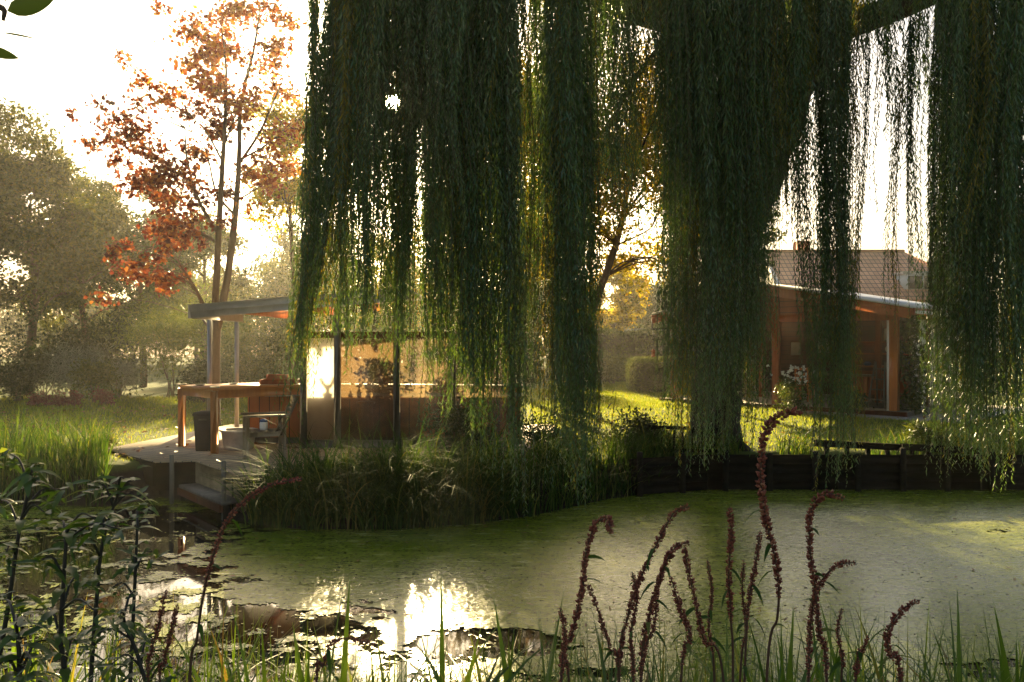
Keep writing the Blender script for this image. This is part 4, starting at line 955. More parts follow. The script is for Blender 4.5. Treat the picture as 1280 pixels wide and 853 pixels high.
TREES = [
 ('broadleaf_tree', 'tall olive-green tree with the highest crown at the hazy left wood edge', 36, 27, 138, 430, 82, 'tree_olive', 26000, .14, 20, .2),
 ('broadleaf_tree', 'olive tree with a sloping crown just left of the red maple', 112, 30, 205, 450, 66, 'tree_olive', 22000, .14, 16, .18),
 ('broadleaf_tree', 'dark green tree cut off by the left picture edge', -62, 25, 120, 440, 80, 'tree_green', 20000, .14, 16, .2),
 ('broadleaf_tree', 'hazy green tree standing behind the drooping red maple branches', 178, 32, 228, 460, 62, 'tree_green', 20000, .14, 14, .17),
 ('broadleaf_tree', 'low hazy olive tree seen between the two forks of the red maple', 250, 35, 255, 460, 70, 'tree_olive', 18000, .15, 14, .17),
 ('golden_tree', 'sparse golden tree glowing in sunlight between the maple and the willow', 365, 24, 100, 310, 52, 'maple_gold', 7500, .12, 20, .09),
 ('golden_maple', 'golden-leaved maple showing through the gap in the willow curtains', 783, 21, 50, 408, 96, 'maple_gold', 15000, .12, 24, .15),
 ('broadleaf_tree', 'dark brownish tree standing behind the middle of the willow curtains', 640, 27, 60, 400, 100, 'maple_gold', 22000, .16, 22, .2),
 ('broadleaf_tree', 'green tree behind the willow trunk and the summerhouse gable', 905, 33, 150, 400, 70, 'tree_green', 16000, .16, 14, .2),
 ('broadleaf_tree', 'hazy low tree behind the pavilion panes', 440, 36, 305, 470, 80, 'tree_olive', 14000, .16, 12, .15),
 ('broadleaf_tree', 'hazy low tree behind the far hedge and the golden maple', 690, 50, 378, 440, 70, 'tree_olive', 14000, .2, 12, .2),
 ('broadleaf_tree', 'tree behind the house gable half hidden by the willow trunk', 850, 52, 345, 430, 80, 'tree_green', 14000, .22, 12, .2),
 ('broadleaf_tree', 'hazy golden tree low behind the middle of the wind screen', 520, 48, 275, 450, 80, 'maple_gold', 12000, .2, 14, .18),
 ('broadleaf_tree', 'hazy golden tree low behind the pavilion roof', 395, 46, 268, 450, 70, 'tree_olive', 12000, .2, 14, .18),
 ('broadleaf_tree', 'hazy tree behind the long hedge left of the golden maple', 610, 50, 285, 450, 75, 'tree_olive', 12000, .2, 14, .18),
 ('broadleaf_tree', 'small yellow tree standing beyond the tall back hedge in the willow gap', 770, 42, 325, 430, 50, 'maple_gold', 9000, .16, 14, .12),
 ('broadleaf_tree', 'dark tree beyond the right curtain of the willow', 1260, 40, 250, 440, 90, 'tree_green', 16000, .18, 14, .2),
]
for nm, lab, px, d, tp_, bt, hw, lf, n, sz, k, r0 in TREES:
    ptree(nm, lab, px, d, tp_, bt, hw, lf, int(n * 1.35), sz, k, r0, 'trees around the garden', lean=62 if nm == 'golden_maple' else 0)

# far trees, copied along the horizon behind everything
far_t = []
for j, (lf, h) in enumerate((('tree_olive', 6.5), ('tree_green', 7.0))):
    bse = np.array([-30.0 + j * 9, 58.0, .45])
    cl = auto_clusters(bse + (0, 0, h * .52), 2.9, 2.6, h * .42, 14, 1.25)
    far_t.append(make_tree('distant_tree', 'x', bse, [bse, bse + (0, 0, 1), bse + (.1, 0, h * .5), bse + (.2, 0, h * .8)], cl, lf, 'bark', 9000, .24, .6, 'far trees on the horizon', 9, .2, .34, twigs=False))
farlab = ['far hazy tree behind the left wood, one of a row on the horizon']
for j, x in enumerate(np.linspace(-46, 50, 24)):
    y = 60 + R.uniform(-5, 9)
    if j < 2: o = far_t[j]; o.location = (x, y, .45)
    else: o = copy_tree(far_t[j % 2], (x, y, .45), R.uniform(0, 6.28), R.uniform(.85, 1.15))
    o['label'] = 'hazy round tree in the far row of trees along the horizon'

def shrub(name, label, c, rx, ry, h, leaf, n, size, cat='shrub', wide=.5, group=None, k=9, tight=.3, stems=7, droop=-.1, narrow=False):
    t = thing(name, label, cat, c, group); c = np.asarray(c, float)
    cl = [(c[0] + v[0] * rx * .7, c[1] + v[1] * ry * .7, c[2] + h * (.5 + v[2] * .36), .33 * (rx + h / 2)) for v in rnd_dir(k) * (R.uniform(.2, 1, k) ** .5)[:, None]]
    p, ax, nr, ln, sc = crown_leaves(cl, n, size, 8, .8, droop, tight); p[:, 2] = np.maximum(p[:, 2], c[2] + .02)
    b = MB()
    for i in range(stems):
        q = np.array(cl[i % len(cl)][:3]); s0 = c + (R.uniform(-.15, .15) * rx, R.uniform(-.15, .15) * ry, -.06)
        b.tube(curve([s0, (s0 + q) / 2 + R.normal(0, .04, 3), q], 6), np.linspace(.02, .006, len(curve([s0, q, q], 6))), 5)
    b.build('stems', M['bark'], t)
    mb = MB(); leaves(mb, p, ax, nr, ln, ln * wide, .15); mb.build('foliage', M[leaf], t)
    return t
SH = [  # label, px, d, top row, half width px, leaf, n, size, wide
 ('tall feathery bamboo-green shrub under the red maple', 212, 22.5, 345, 46, 'bamboo', 9000, .17, .14),
 ('very dark shrub at the left picture edge on the far side of the lawn', 22, 21.0, 438, 26, 'tree_dark', 4500, .08, .5),
 ('yellow-green bush in front of the grey grasses beyond the lawn', 118, 20.6, 452, 24, 'hedge', 3500, .08, .5),
 ('silvery grey tufted shrub among the dark bushes beyond the lawn', 92, 21.6, 425, 34, 'silver', 3800, .16, .1),
 ('second smaller silvery shrub left of the bamboo-green one', 150, 21.8, 440, 24, 'silver', 2200, .14, .12),
 ('broad dark bush filling the wood edge left of the silver shrub', 60, 23.2, 395, 52, 'tree_dark', 7000, .11, .45),
 ('dark bush behind the yellow-green bush', 140, 23.6, 390, 52, 'tree_dark', 7000, .11, .45),
 ('pale green rounded shrub behind the steel pavilion post', 300, 21.8, 395, 36, 'tree_green', 7000, .10, .45),
 ('rounded shrub behind the bar table under the roof edge', 352, 22.6, 405, 40, 'tree_green', 7000, .10, .45),
 ('dark low bush beyond the lawn at the maple foot', 258, 20.5, 445, 28, 'tree_dark', 4500, .09, .5),
 ('dark bush beyond the left picture edge', -40, 22.0, 410, 45, 'tree_dark', 6000, .11, .45),
 ('dark bush at the wood edge behind the bar counter', 420, 23.0, 420, 45, 'tree_dark', 6000, .10, .45),
]
for lab, px, d, tp_, hw, lf, n, sz, wd in SH:
    d *= 1.15; sz *= 1.1; c = atz(px, d, .46); h = at(px, tp_, d)[2] - .46
    shrub('garden_shrub', lab, c, hw / F_PX * d, hw / F_PX * d * .8, h, lf, n, sz, wide=wd, group='shrubs along the wood edge')
for k, (px, d, hw, lab) in enumerate(((50, 19.6, 14, 'dusky red sedum clump at the lawn edge below the dark shrub'), (72, 19.5, 15, 'widest dusky red sedum clump at the lawn edge'), (95, 19.8, 11, 'small dusky red sedum clump nearest the yellow-green bush'), (128, 19.9, 12, 'faded red sedum clump in front of the yellow-green bush'))):
    shrub('sedum_clump', lab, atz(px, d * 1.15, .46), hw / F_PX * d * 1.15, .25, .45, 'sedum', 1300, .045, 'flower clump', .8, 'sedum at the lawn edge', 6)
shrub('bank_shrub', 'round dark shrub with glinting leaves in front of the wind screen', atz(572, 12.0, .3), .58, .5, 1.32, 'tree_dark', 6200, .05, wide=.55, k=14)
shrub('bank_shrub', 'low dark shrub on the pond bank between willow curtains', atz(690, 12.6, .4), .55, .45, .8, 'tree_dark', 3500, .06, k=10)
shrub('bank_shrub', 'domed dark shrub at the end of the low rail fence', atz(795, 13.4, .45), .5, .45, .72, 'tree_dark', 3600, .06, k=10)
shrub('bank_shrub', 'small yellow-green bush behind the pond reeds by the deck corner', atz(118, 13.2, .45), .27, .25, .42, 'hedge', 1500, .045, k=7)
shrub('potted_plant', 'bushy pot plant on the counter throwing its shadow on the smoky pane', (-2.25, 14.3, 1.545), .36, .22, .75, 'tree_dark', 700, .11, 'pot plant', .4, k=9)
o = bpy.data.objects['potted_plant']; MB().lathe((-2.25, 14.3, 1.545), [(0, 0), (.08, 0), (.11, .16), (.12, .16), (.12, .19), (.10, .19), (.09, .17), (0, .17)], 18).build('pot', M['terracotta'], o, True)
shrub('potted_plant', 'second pot plant on the counter behind the grimy clear pane', (-1.2, 14.3, 1.545), .3, .2, .6, 'tree_dark', 500, .11, 'pot plant', .4, k=8)
o = bpy.data.objects['potted_plant.001']; MB().lathe((-1.2, 14.3, 1.545), [(0, 0), (.08, 0), (.11, .16), (.12, .16), (.12, .19), (.10, .19), (.09, .17), (0, .17)], 18).build('pot', M['terracotta'], o, True)
shrub('fern', 'drooping dark fern on the bank beside the right curtain', atz(1162, 13.2, .5), .38, .3, .5, 'tree_green', 1300, .13, 'fern', .16, k=6)
shrub('rose_bush', 'loose leafy bush carrying white flowers before the summerhouse', atz(992, 20.3, .5), .42, .35, .95, 'tree_green', 1500, .07, 'rose bush', k=8)
rb = bpy.data.objects['rose_bush']; mb = MB(); c = np.array(list(rb['_base']))
q = c + np.stack([R.normal(0, .28, 42), R.normal(-.1, .2, 42), R.uniform(.75, 1.2, 42)], -1)
q = np.repeat(q, 6, 0); leaves(mb, q, rnd_dir(len(q)) + (0, 0, .4), rnd_dir(len(q)), .06, .05); mb.build('blossoms', M['white_flower'], rb)
shrub('potted_bush', 'leafy bush growing low beside the summerhouse step', atz(1060, 19.6, .5), .4, .3, .6, 'tree_dark', 1500, .08, 'bush', k=6)
shrub('orange_shrub', 'small orange-leaved shrub behind the clipped box hedge', atz(846, 30, .46), .5, .4, 1.6, 'maple_gold', 1800, .09, k=7)
# climbing plant at the summerhouse corner
q0 = sh(-.02, .45, .6)
t = thing('climbing_plant', 'green climber trailing up the white panel at the summerhouse corner', 'climber', q0)
b = MB(); pts = []
for k in range(5):
    c = curve([q0 + (R.normal(0, .1), R.normal(0, .1), -.05), q0 + (R.normal(0, .15), R.normal(0, .12), .8), q0 + (R.normal(0, .2), R.normal(0, .15), 1.6), q0 + (R.normal(0, .22), R.normal(0, .15), 2.35)], 20)
    b.tube(c, .008, 5); pts.append(c)
b.build('stems', M['bark'], t)
pts = np.concatenate(pts); pp = pts[R.integers(0, len(pts), 1500)] + R.normal(0, .10, (1500, 3)); pp[:, 2] = np.maximum(pp[:, 2], .62)
mb = MB(); leaves(mb, pp, unit(rnd_dir(1500) + (0, 0, -.7)), rnd_dir(1500), R.uniform(.08, .15, 1500), .07); mb.build('foliage', M['tree_green'], t)

def hedge(name, label, x0, x1, y0, y1, z0, z1, n, size, mat='hedge', rnd=.3, bumpy=.06):
    """clipped hedge: a woody core with leaves all over it"""
    t = thing(name, label, 'hedge', ((x0 + x1) / 2, (y0 + y1) / 2, z0)); c = np.array([(x0 + x1) / 2, (y0 + y1) / 2, (z0 + z1) / 2]); hs = np.array([x1 - x0, y1 - y0, z1 - z0]) / 2
    MB().obox(c - (0, 0, .05), (1, 0, 0), (0, 1, 0), *(2 * hs - .22), .2).build('branches', M['bark_dark'], t)
    ar = np.array([hs[1] * hs[2], hs[0] * hs[2], hs[0] * hs[1]]); ax = R.choice(3, n, p=ar / ar.sum()); p = R.uniform(-1, 1, (n, 3)) * hs
    sg = R.choice([-1, 1], n); sg[ax == 2] = 1; p[np.arange(n), ax] = sg * hs[ax]
    lim = hs - rnd; inner = np.clip(p, -lim, lim); dlt = p - inner; dl = np.linalg.norm(dlt, axis=1, keepdims=True)
    nr = unit(dlt + 1e-6); p = inner + nr * rnd + c
    p += nr * ((fbm(p[:, 0] * 2.2 + p[:, 1], p[:, 2] * 2.2, 3, 3) - .5) * 4 * bumpy + R.normal(0, bumpy * .5, n) - bumpy)[:, None]
    mb = MB(); leaves(mb, p, unit(rnd_dir(n) + nr * .5), unit(rnd_dir(n) * .7 + nr), size * R.uniform(.6, 1.3, n), size * .55, .15); mb.build('foliage', M[mat], t)
hedge('clipped_hedge', 'rounded clipped box hedge standing alone on the sunlit lawn', 4.02, 5.9, 27.6, 29.2, .45, 1.72, 9000, .06, rnd=.35, bumpy=.03)
hedge('clipped_hedge', 'long tall hedge closing the back of the sunlit lawn', 1.5, 9.5, 36, 37.2, .4, 2.75, 14000, .11, rnd=.3)
hedge('clipped_hedge', 'long hedge behind the wind screen and willow', -7, 1.3, 35, 36.2, .4, 2.4, 14000, .11, rnd=.3)
hedge('clipped_hedge', 'low hedge behind the summerhouse side', 14, 27, 33, 34, .4, 1.9, 9000, .11, rnd=.3)
shrub('conical_shrub', 'conical golden shrub at the near end of the tall back hedge', atz(741, 33, .45), .5, .5, 2.1, 'hedge', 3000, .09, k=8)
shrub('conical_shrub', 'brown feathery shrub in front of the tall back hedge', atz(765, 33.5, .45), .8, .6, 1.4, 'tree_olive', 3000, .10, k=8)

# ------------------------------------------------------------------ grass, leaves on the lawn
def scatter(n, x0, x1, y0, y1, smin=.5):
    x, y = R.uniform(x0, x1, n), R.uniform(y0, y1, n); s = sdist(x, y); ok = s > smin
    x, y = x[ok], y[ok]; return np.stack([x, y, ground_z(x, y)], -1)
DKP = np.array(deck_poly)
p = np.concatenate([scatter(44000, -16, -4.0, 12.2, 26), scatter(52000, .5, 12.5, 12.9, 24), scatter(44000, 1.5, 9, 22, 35), scatter(18000, -6, 1.5, 17, 30)])
p = p[sdist(p[:, 0], p[:, 1], DKP) > .03]
uu = (p[:, :2] - CO) @ U; vv = (p[:, :2] - CO) @ Vv
p = p[~((uu > -.3) & (uu < 6.9) & (vv > -.4) & (vv < 5.2)) & ~((uu > -1.6) & (uu < 2.2) & (vv > -1.0) & (vv < -.3)) & ~((uu > -1.6) & (uu < -.2) & (vv > -1) & (vv < 5))]
n = len(p); mb = MB(); sc = np.clip(p[:, 1] / 20, .8, 1.5)
blades(mb, p - (0, 0, .005), R.uniform(.05, .105, n) * sc, R.uniform(.009, .016, n) * sc, R.uniform(0, 6.28, n), R.uniform(.1, .7, n), k=2)
tag(mb.build('lawn_grass', M['lawn_blade']), 'short green lawn grass around the buildings', 'grass', kind='stuff')
p = np.concatenate([scatter(420, -13, -4.2, 13.6, 22), scatter(500, 1, 12, 13.2, 30), scatter(60, -6.5, -5, 12.4, 13.5)]); p = p[sdist(p[:, 0], p[:, 1], DKP) > .05]
qd = np.stack([R.uniform(-6.2, -2.2, 170), R.uniform(11.2, 14.6, 170), np.full(170, D0 + .004)], -1); qd = qd[sdist(qd[:, 0], qd[:, 1], DKP) < -.08]
p = np.concatenate([p + (0, 0, .045), qd]); n = len(p)
mb = MB(); leaves(mb, p, unit(rnd_dir(n) * (1, 1, .25)), unit(rnd_dir(n) * .35 + (0, 0, 1)), R.uniform(.07, .14, n), R.uniform(.05, .09, n), .12)
tag(mb.build('fallen_leaves', M['litter']), 'brown fallen leaves scattered over lawn and deck', 'leaves', kind='stuff')
# debris floating on the weed
n = 900; x, y = R.uniform(-5, 7.5, n), R.uniform(5.3, 12.2, n); ok = (sdist(x, y) < -.1) & (fbm(x * .8, y * 1.6, 3, 77) > .60)
p = np.stack([x, y, np.full(n, .014)], -1)[ok]; n = len(p); mb = MB()
leaves(mb, p, unit(rnd_dir(n) * (1, 1, .1)), unit(rnd_dir(n) * .3 + (0, 0, 1)), R.uniform(.04, .12, n), R.uniform(.012, .03, n), .2)
tag(mb.build('floating_leaves', M['litter']), 'small dead willow leaves floating on the duckweed', 'leaves', kind='stuff')

# ------------------------------------------------------------------ reeds along the bank
def band(n, px0, px1, s0, s1, dmin=9.5, dmax=13.5):
    out = np.zeros((0, 3))
    while len(out) < n:
        px = R.uniform(px0, px1, n * 4); d = R.uniform(dmin, dmax, n * 4); x = (px - CX) / F_PX * d; s = sdist(x, d); ok = (s > s0) & (s < s1)
        q = np.stack([x[ok], d[ok], np.maximum(ground_z(x[ok], d[ok]), -.12)], -1); out = np.concatenate([out, q])
    return out[:n]
mb = MB()
p = band(3300, 312, 640, -.14, .85); p = p[sdist(p[:, 0], p[:, 1], DKP) > .02]; n = len(p)
kk = fbm(p[:, 0] * 1.7, p[:, 1] * 1.7, 3, 8); p = p[(sdist(p[:, 0], p[:, 1]) > -.05 - .2 * (kk - .4)) & (R.random(n) < kk * 1.9)]; n = len(p); kk = fbm(p[:, 0] * 2.3, p[:, 1] * 2.3, 3, 9)
blades(mb, p - (0, 0, .03), R.uniform(.45, 1.15, n) * np.where(p[:, 2] > .3, .66, 1) * (.55 + .9 * kk), R.uniform(.010, .026, n), R.uniform(0, 6.28, n), R.uniform(.15, 1.35, n), k=7)
cl_ = band(60, 318, 640, -.08, .3); cl_ = cl_[sdist(cl_[:, 0], cl_[:, 1], DKP) > .06]; cn = np.repeat(cl_, 26, 0); n = len(cn)
blades(mb, cn + R.normal(0, .05, (n, 3)) * (1, 1, 0) - (0, 0, .03), R.uniform(.5, 1.05, n), R.uniform(.012, .026, n), R.uniform(0, 6.28, n), R.uniform(.3, 1.5, n), k=7)
p = band(1500, 640, 860, -.08, .6, 10, 13.5); n = len(p)
blades(mb, p - (0, 0, .03), R.uniform(.35, .8, n), R.uniform(.010, .022, n), R.uniform(0, 6.28, n), R.uniform(.2, 1.1, n), k=6)
p = band(110, 318, 620, -.10, .5); p = p[sdist(p[:, 0], p[:, 1], DKP) > .03]; n = len(p)
blades(mb, p, R.uniform(.85, 1.25, n), R.uniform(.010, .016, n), R.normal(-1.0, 1.4, n), R.uniform(.3, .9, n), k=7)
tag(mb.build('reed_bed', M['reed']), 'dense green sedge and reeds along the bank in front of the pavilion', 'reeds', kind='stuff')
mb = MB(); p = band(1000, -90, 136, -.06, .7, 10.5, 13.5); n = len(p)
blades(mb, p - (0, 0, .03), R.uniform(.6, 1.2, n) * np.where(p[:, 2] > .3, .8, 1), R.uniform(.012, .024, n), R.uniform(0, 6.28, n), R.uniform(.05, .6, n), k=6)
tag(mb.build('reed_bed', M['reed']), 'upright yellow-green reeds on the bank left of the deck', 'reeds', kind='stuff')
mb = MB(); p = band(500, 860, 1400, -.05, .05, 11, 13.5); n = len(p)
p = band(260, 1130, 1420, -.1, .4, 11, 13.5); n = len(p)
blades(mb, p - (0, 0, .03), R.uniform(.3, .7, n), R.uniform(.010, .02, n), R.uniform(0, 6.28, n), R.uniform(.2, 1, n), k=5)
p = band(2300, 790, 1300, .02, .8, 11, 13.6); n = len(p)
p[:, 2] = np.where(p[:, 1] > np.interp(p[:, 0], [1.75, 3, 5, 7.2, 10.5], [12.15, 12.62, 12.62, 12.6, 12.4]) - .03, np.maximum(p[:, 2], .46), p[:, 2])
p = p[fbm(p[:, 0] * 1.3, p[:, 1], 2, 5) > .42]; n = len(p)
blades(mb, p - (0, 0, .03), R.uniform(.28, .62, n), R.uniform(.008, .018, n), R.uniform(0, 6.28, n), R.uniform(.2, 1.2, n), k=5)
tag(mb.build('reed_bed', M['reed']), 'low dark sedge along the bank wall below the right willow curtain', 'reeds', kind='stuff')
# tall herb with lance leaves on the bank, silhouetted against the sunny lawn
for px, d, top, lab in ((762, 12.7, 488, 'tall lance-leaved herb silhouetted against the sunny lawn'), (985, 13.0, 524, 'low leafy herb on the bank right of the willow trunk'), (1012, 13.1, 532, 'low leafy herb behind the sagging plank rail'), (745, 12.9, 512, 'shorter lance-leaved herb left of the tall silhouetted one'), (868, 13.0, 515, 'thin lance-leaved herb between trunk and rail fence')):
    bs = atz(px, d, .42); h = at(px, top, d)[2] - .42; t = thing('lance_herb', lab, 'plant', bs)
    c = curve([bs - (0, 0, .05), bs + (.03, 0, h * .5), bs + (.1, -.03, h)], 12); MB().tube(c, np.linspace(.009, .004, len(c)), 6).build('stem', M['stem_dark'], t)
    mb = MB()
    for i in range(4, len(c)):
        for k in range(2):
            a = R.uniform(0, 6.28); bigleaf(mb, c[i], (math.cos(a), math.sin(a), .5), R.uniform(.13, .24), .028, R.uniform(.4, 1.0), seg=5)
    mb.build('foliage', M['tree_dark'], t)

# ------------------------------------------------------------------ foreground bank
def gz(x, y): return float(ground_z(np.array([x]), np.array([y]))[0])
mb = MB(); n = 3600
px = R.uniform(-60, 1340, n); d = R.uniform(2.5, 4.3, n); x = (px - CX) / F_PX * d; z = ground_z(x, d)
tops = np.where(px < 330, R.uniform(720, 900, n), np.where(px < 640, R.uniform(760, 890, n), R.uniform(735, 890, n)))
h = np.maximum(.25, (EYE - (tops - CY) / F_PX * d) - z)
blades(mb, np.stack([x, d, z - .02], -1), h, R.uniform(.005, .012, n) * np.where(R.random(n) < .22, 1.9, 1), R.uniform(0, 6.28, n), R.uniform(.05, 1.0, n) ** 1.3, k=7)
n = 420; px = R.uniform(-40, 1330, n); d = R.uniform(2.5, 3.6, n); x = (px - CX) / F_PX * d; z = ground_z(x, d)
h = np.maximum(.25, (EYE - (R.uniform(765, 880, n) - CY) / F_PX * d) - z)
blades(mb, np.stack([x, d, z - .02], -1), h * 1.15, R.uniform(.016, .034, n), R.uniform(0, 6.28, n), R.uniform(.1, 1.1, n), k=9, power=2.2, drop=.5, taper=2.6)
tag(mb.build('bank_grass', M['iris']), 'mixed thin grass growing on the near pond bank', 'grass', kind='stuff')
# broad sword leaves, each clump a thing
IR = [  # px of the clump, d, tips (px, py)
 ('sword-leaved iris clump with one tall broad leaf, left of the bright sun reflection', 395, 3.0, [(433, 722), (412, 705), (372, 790), (440, 800), (365, 770)]),
 ('iris clump with a yellowing leaf at the bottom left of the sun reflection', 330, 2.9, [(318, 768), (300, 800), (262, 770), (350, 800)]),
 ('iris clump with thin upright leaves below the middle of the pond', 552, 3.0, [(549, 705), (530, 790), (575, 800), (512, 785), (600, 760)]),
 ('iris clump with crossing leaves left of the brown seed spikes', 650, 3.0, [(612, 735), (690, 720), (640, 790), (668, 770), (720, 770)]),
 ('single broad upright iris leaf with a brown bent tip', 1182, 2.8, [(1177, 722), (1205, 800)]),
 ('thin arching iris leaves at the bottom right corner', 1290, 2.8, [(1247, 742), (1262, 790), (1225, 800), (1300, 760)]),
 ('upright iris clump among the hooked seed spikes', 990, 3.0, [(985, 750), (1005, 748), (958, 765), (1035, 770), (970, 790), (1090, 772)]),
 ('iris clump with reddish leaves under the leafy plant', 190, 2.9, [(170, 770), (205, 760), (150, 800), (235, 790), (120, 760)]),
 ('tall iris leaves growing at the left picture edge', 20, 3.0, [(10, 720), (45, 735), (70, 745), (-20, 700), (95, 770)]),
 ('short iris clump between the spikes and the broad upright leaf', 1090, 3.0, [(1105, 775), (1085, 790), (1130, 800), (1062, 800)]),
]
for lab, px, d, tips in IR:
    x = (px - CX) / F_PX * d; z = gz(x, d); t = thing('iris_clump', lab, 'iris', (x, d, z), 'iris clumps on the near bank')
    for tx, ty in tips + [(px + R.normal(0, 55), R.uniform(790, 850)) for _ in range(3)]:
        tip = at(tx, ty, d + R.uniform(-.15, .15)); dx, dy = tip[0] - x, tip[1] - d; hh = tip[2] - z
        ang = math.atan2(dy, dx); ln = math.hypot(dx, dy) / hh
        mb = MB(); bl = np.array([[x + R.normal(0, .03), d + R.normal(0, .03), z - .03]])
        blades(mb, bl, [hh / (1 - .12 * ln)], [R.uniform(.030, .048)], np.array([ang]), np.array([ln]), k=12, twist=np.array([R.normal(0, .45)]), power=1.8, drop=.12, taper=2.6)
        mb.build('leaf', M['iris'], t)

# brown seed spikes: (label, depth, control points in the photograph from tip down, share of the stem in seed)
SP = [
 ('tallest brown seed spike, hooked over at the top before the summerhouse', 1.75, [(1003, 514), (980, 518), (957, 540), (951, 600), (960, 660), (972, 715), (972, 770), (958, 860)], .70, 1.25),
 ('hooked brown seed spike with its tip curling over to the right', 1.8, [(1056, 624), (1035, 618), (1015, 635), (1012, 680), (1018, 730), (1024, 790), (1034, 870)], .92, 1.1),
 ('brown seed spike branching to the right below the curled one', 1.85, [(1070, 703), (1045, 708), (1025, 730), (1014, 770), (1010, 870)], .9, .9),
 ('short arching brown seed spike nearest the right corner', 1.8, [(1150, 750), (1128, 762), (1110, 790), (1112, 820), (1126, 875)], .95, 1.0),
 ('small slanting brown seed spike left of the short arching one', 1.9, [(1086, 796), (1078, 815), (1068, 870)], .85, .8),
 ('straight upright brown seed spike, left of the tallest one', 1.85, [(912, 634), (914, 670), (911, 720), (914, 780), (916, 870)], .62, 1.0),
 ('thin brown seed spike leaning right beside the tallest one', 1.9, [(950, 664), (944, 710), (935, 760), (930, 870)], .55, .9),
 ('brown seed spike with a down-turned hook, leftmost of the pond cluster', 1.85, [(763, 668), (760, 650), (745, 655), (733, 690), (728, 735), (716, 790), (700, 870)], .95, 1.1),
 ('long brown seed spike reaching highest in the pond cluster', 1.9, [(862, 633), (842, 642), (824, 675), (802, 720), (785, 770), (772, 870)], .92, 1.0),
 ('brown seed spike curving right beneath the longest of the cluster', 1.8, [(862, 678), (843, 686), (828, 715), (812, 770), (800, 870)], .9, 1.0),
 ('brown seed spike hanging to the right of the cluster with side tips', 1.85, [(855, 684), (862, 720), (872, 765), (880, 800), (906, 870)], .75, .9),
 ('brown seed spike rising in the middle of the cluster', 1.95, [(833, 700), (822, 735), (818, 780), (800, 870)], .8, .85),
 ('brown seed spike slanting left out of the cluster foot', 1.9, [(735, 730), (748, 765), (762, 810), (775, 870)], .8, .85),
 ('brown seed spike bending right low in the cluster', 1.75, [(838, 720), (850, 760), (862, 800), (850, 870)], .8, .85),
 ('long bowed seed spike arching before the reeds and the deck', 1.7, [(378, 599), (345, 604), (312, 622), (285, 650), (268, 690), (255, 740), (246, 800), (236, 880)], .62, .75),
 ('faint brown seed spike standing left of the bowed one', 1.9, [(207, 738), (200, 775), (190, 815), (186, 880)], .8, .8),
 ('faint brown seed spike over the dark water at the lower left', 2.0, [(222, 755), (214, 790), (205, 830), (200, 880)], .8, .8),
 ('slim brown seed spike just right of the upright one', 1.95, [(930, 700), (928, 740), (932, 790), (924, 870)], .7, .7),
 ('slim brown seed spike between the hooked cluster and the upright one', 2.0, [(884, 700), (890, 740), (886, 790), (893, 870)], .7, .65),
 ('slim brown seed spike low at the left foot of the cluster', 1.85, [(700, 760), (706, 790), (703, 830), (712, 880)], .8, .8),
 ('slim brown seed spike beside the broad iris leaf foot', 1.95, [(1052, 760), (1047, 790), (1054, 830), (1050, 880)], .7, .7),
 ('slim brown seed spike in the dense middle of the cluster', 1.8, [(790, 715), (796, 750), (788, 800), (792, 880)], .85, .8),
 ('brown seed spike lying low across the bottom of the sun reflection', 1.9, [(470, 805), (420, 800), (405, 830), (395, 880)], .85, .8),
]
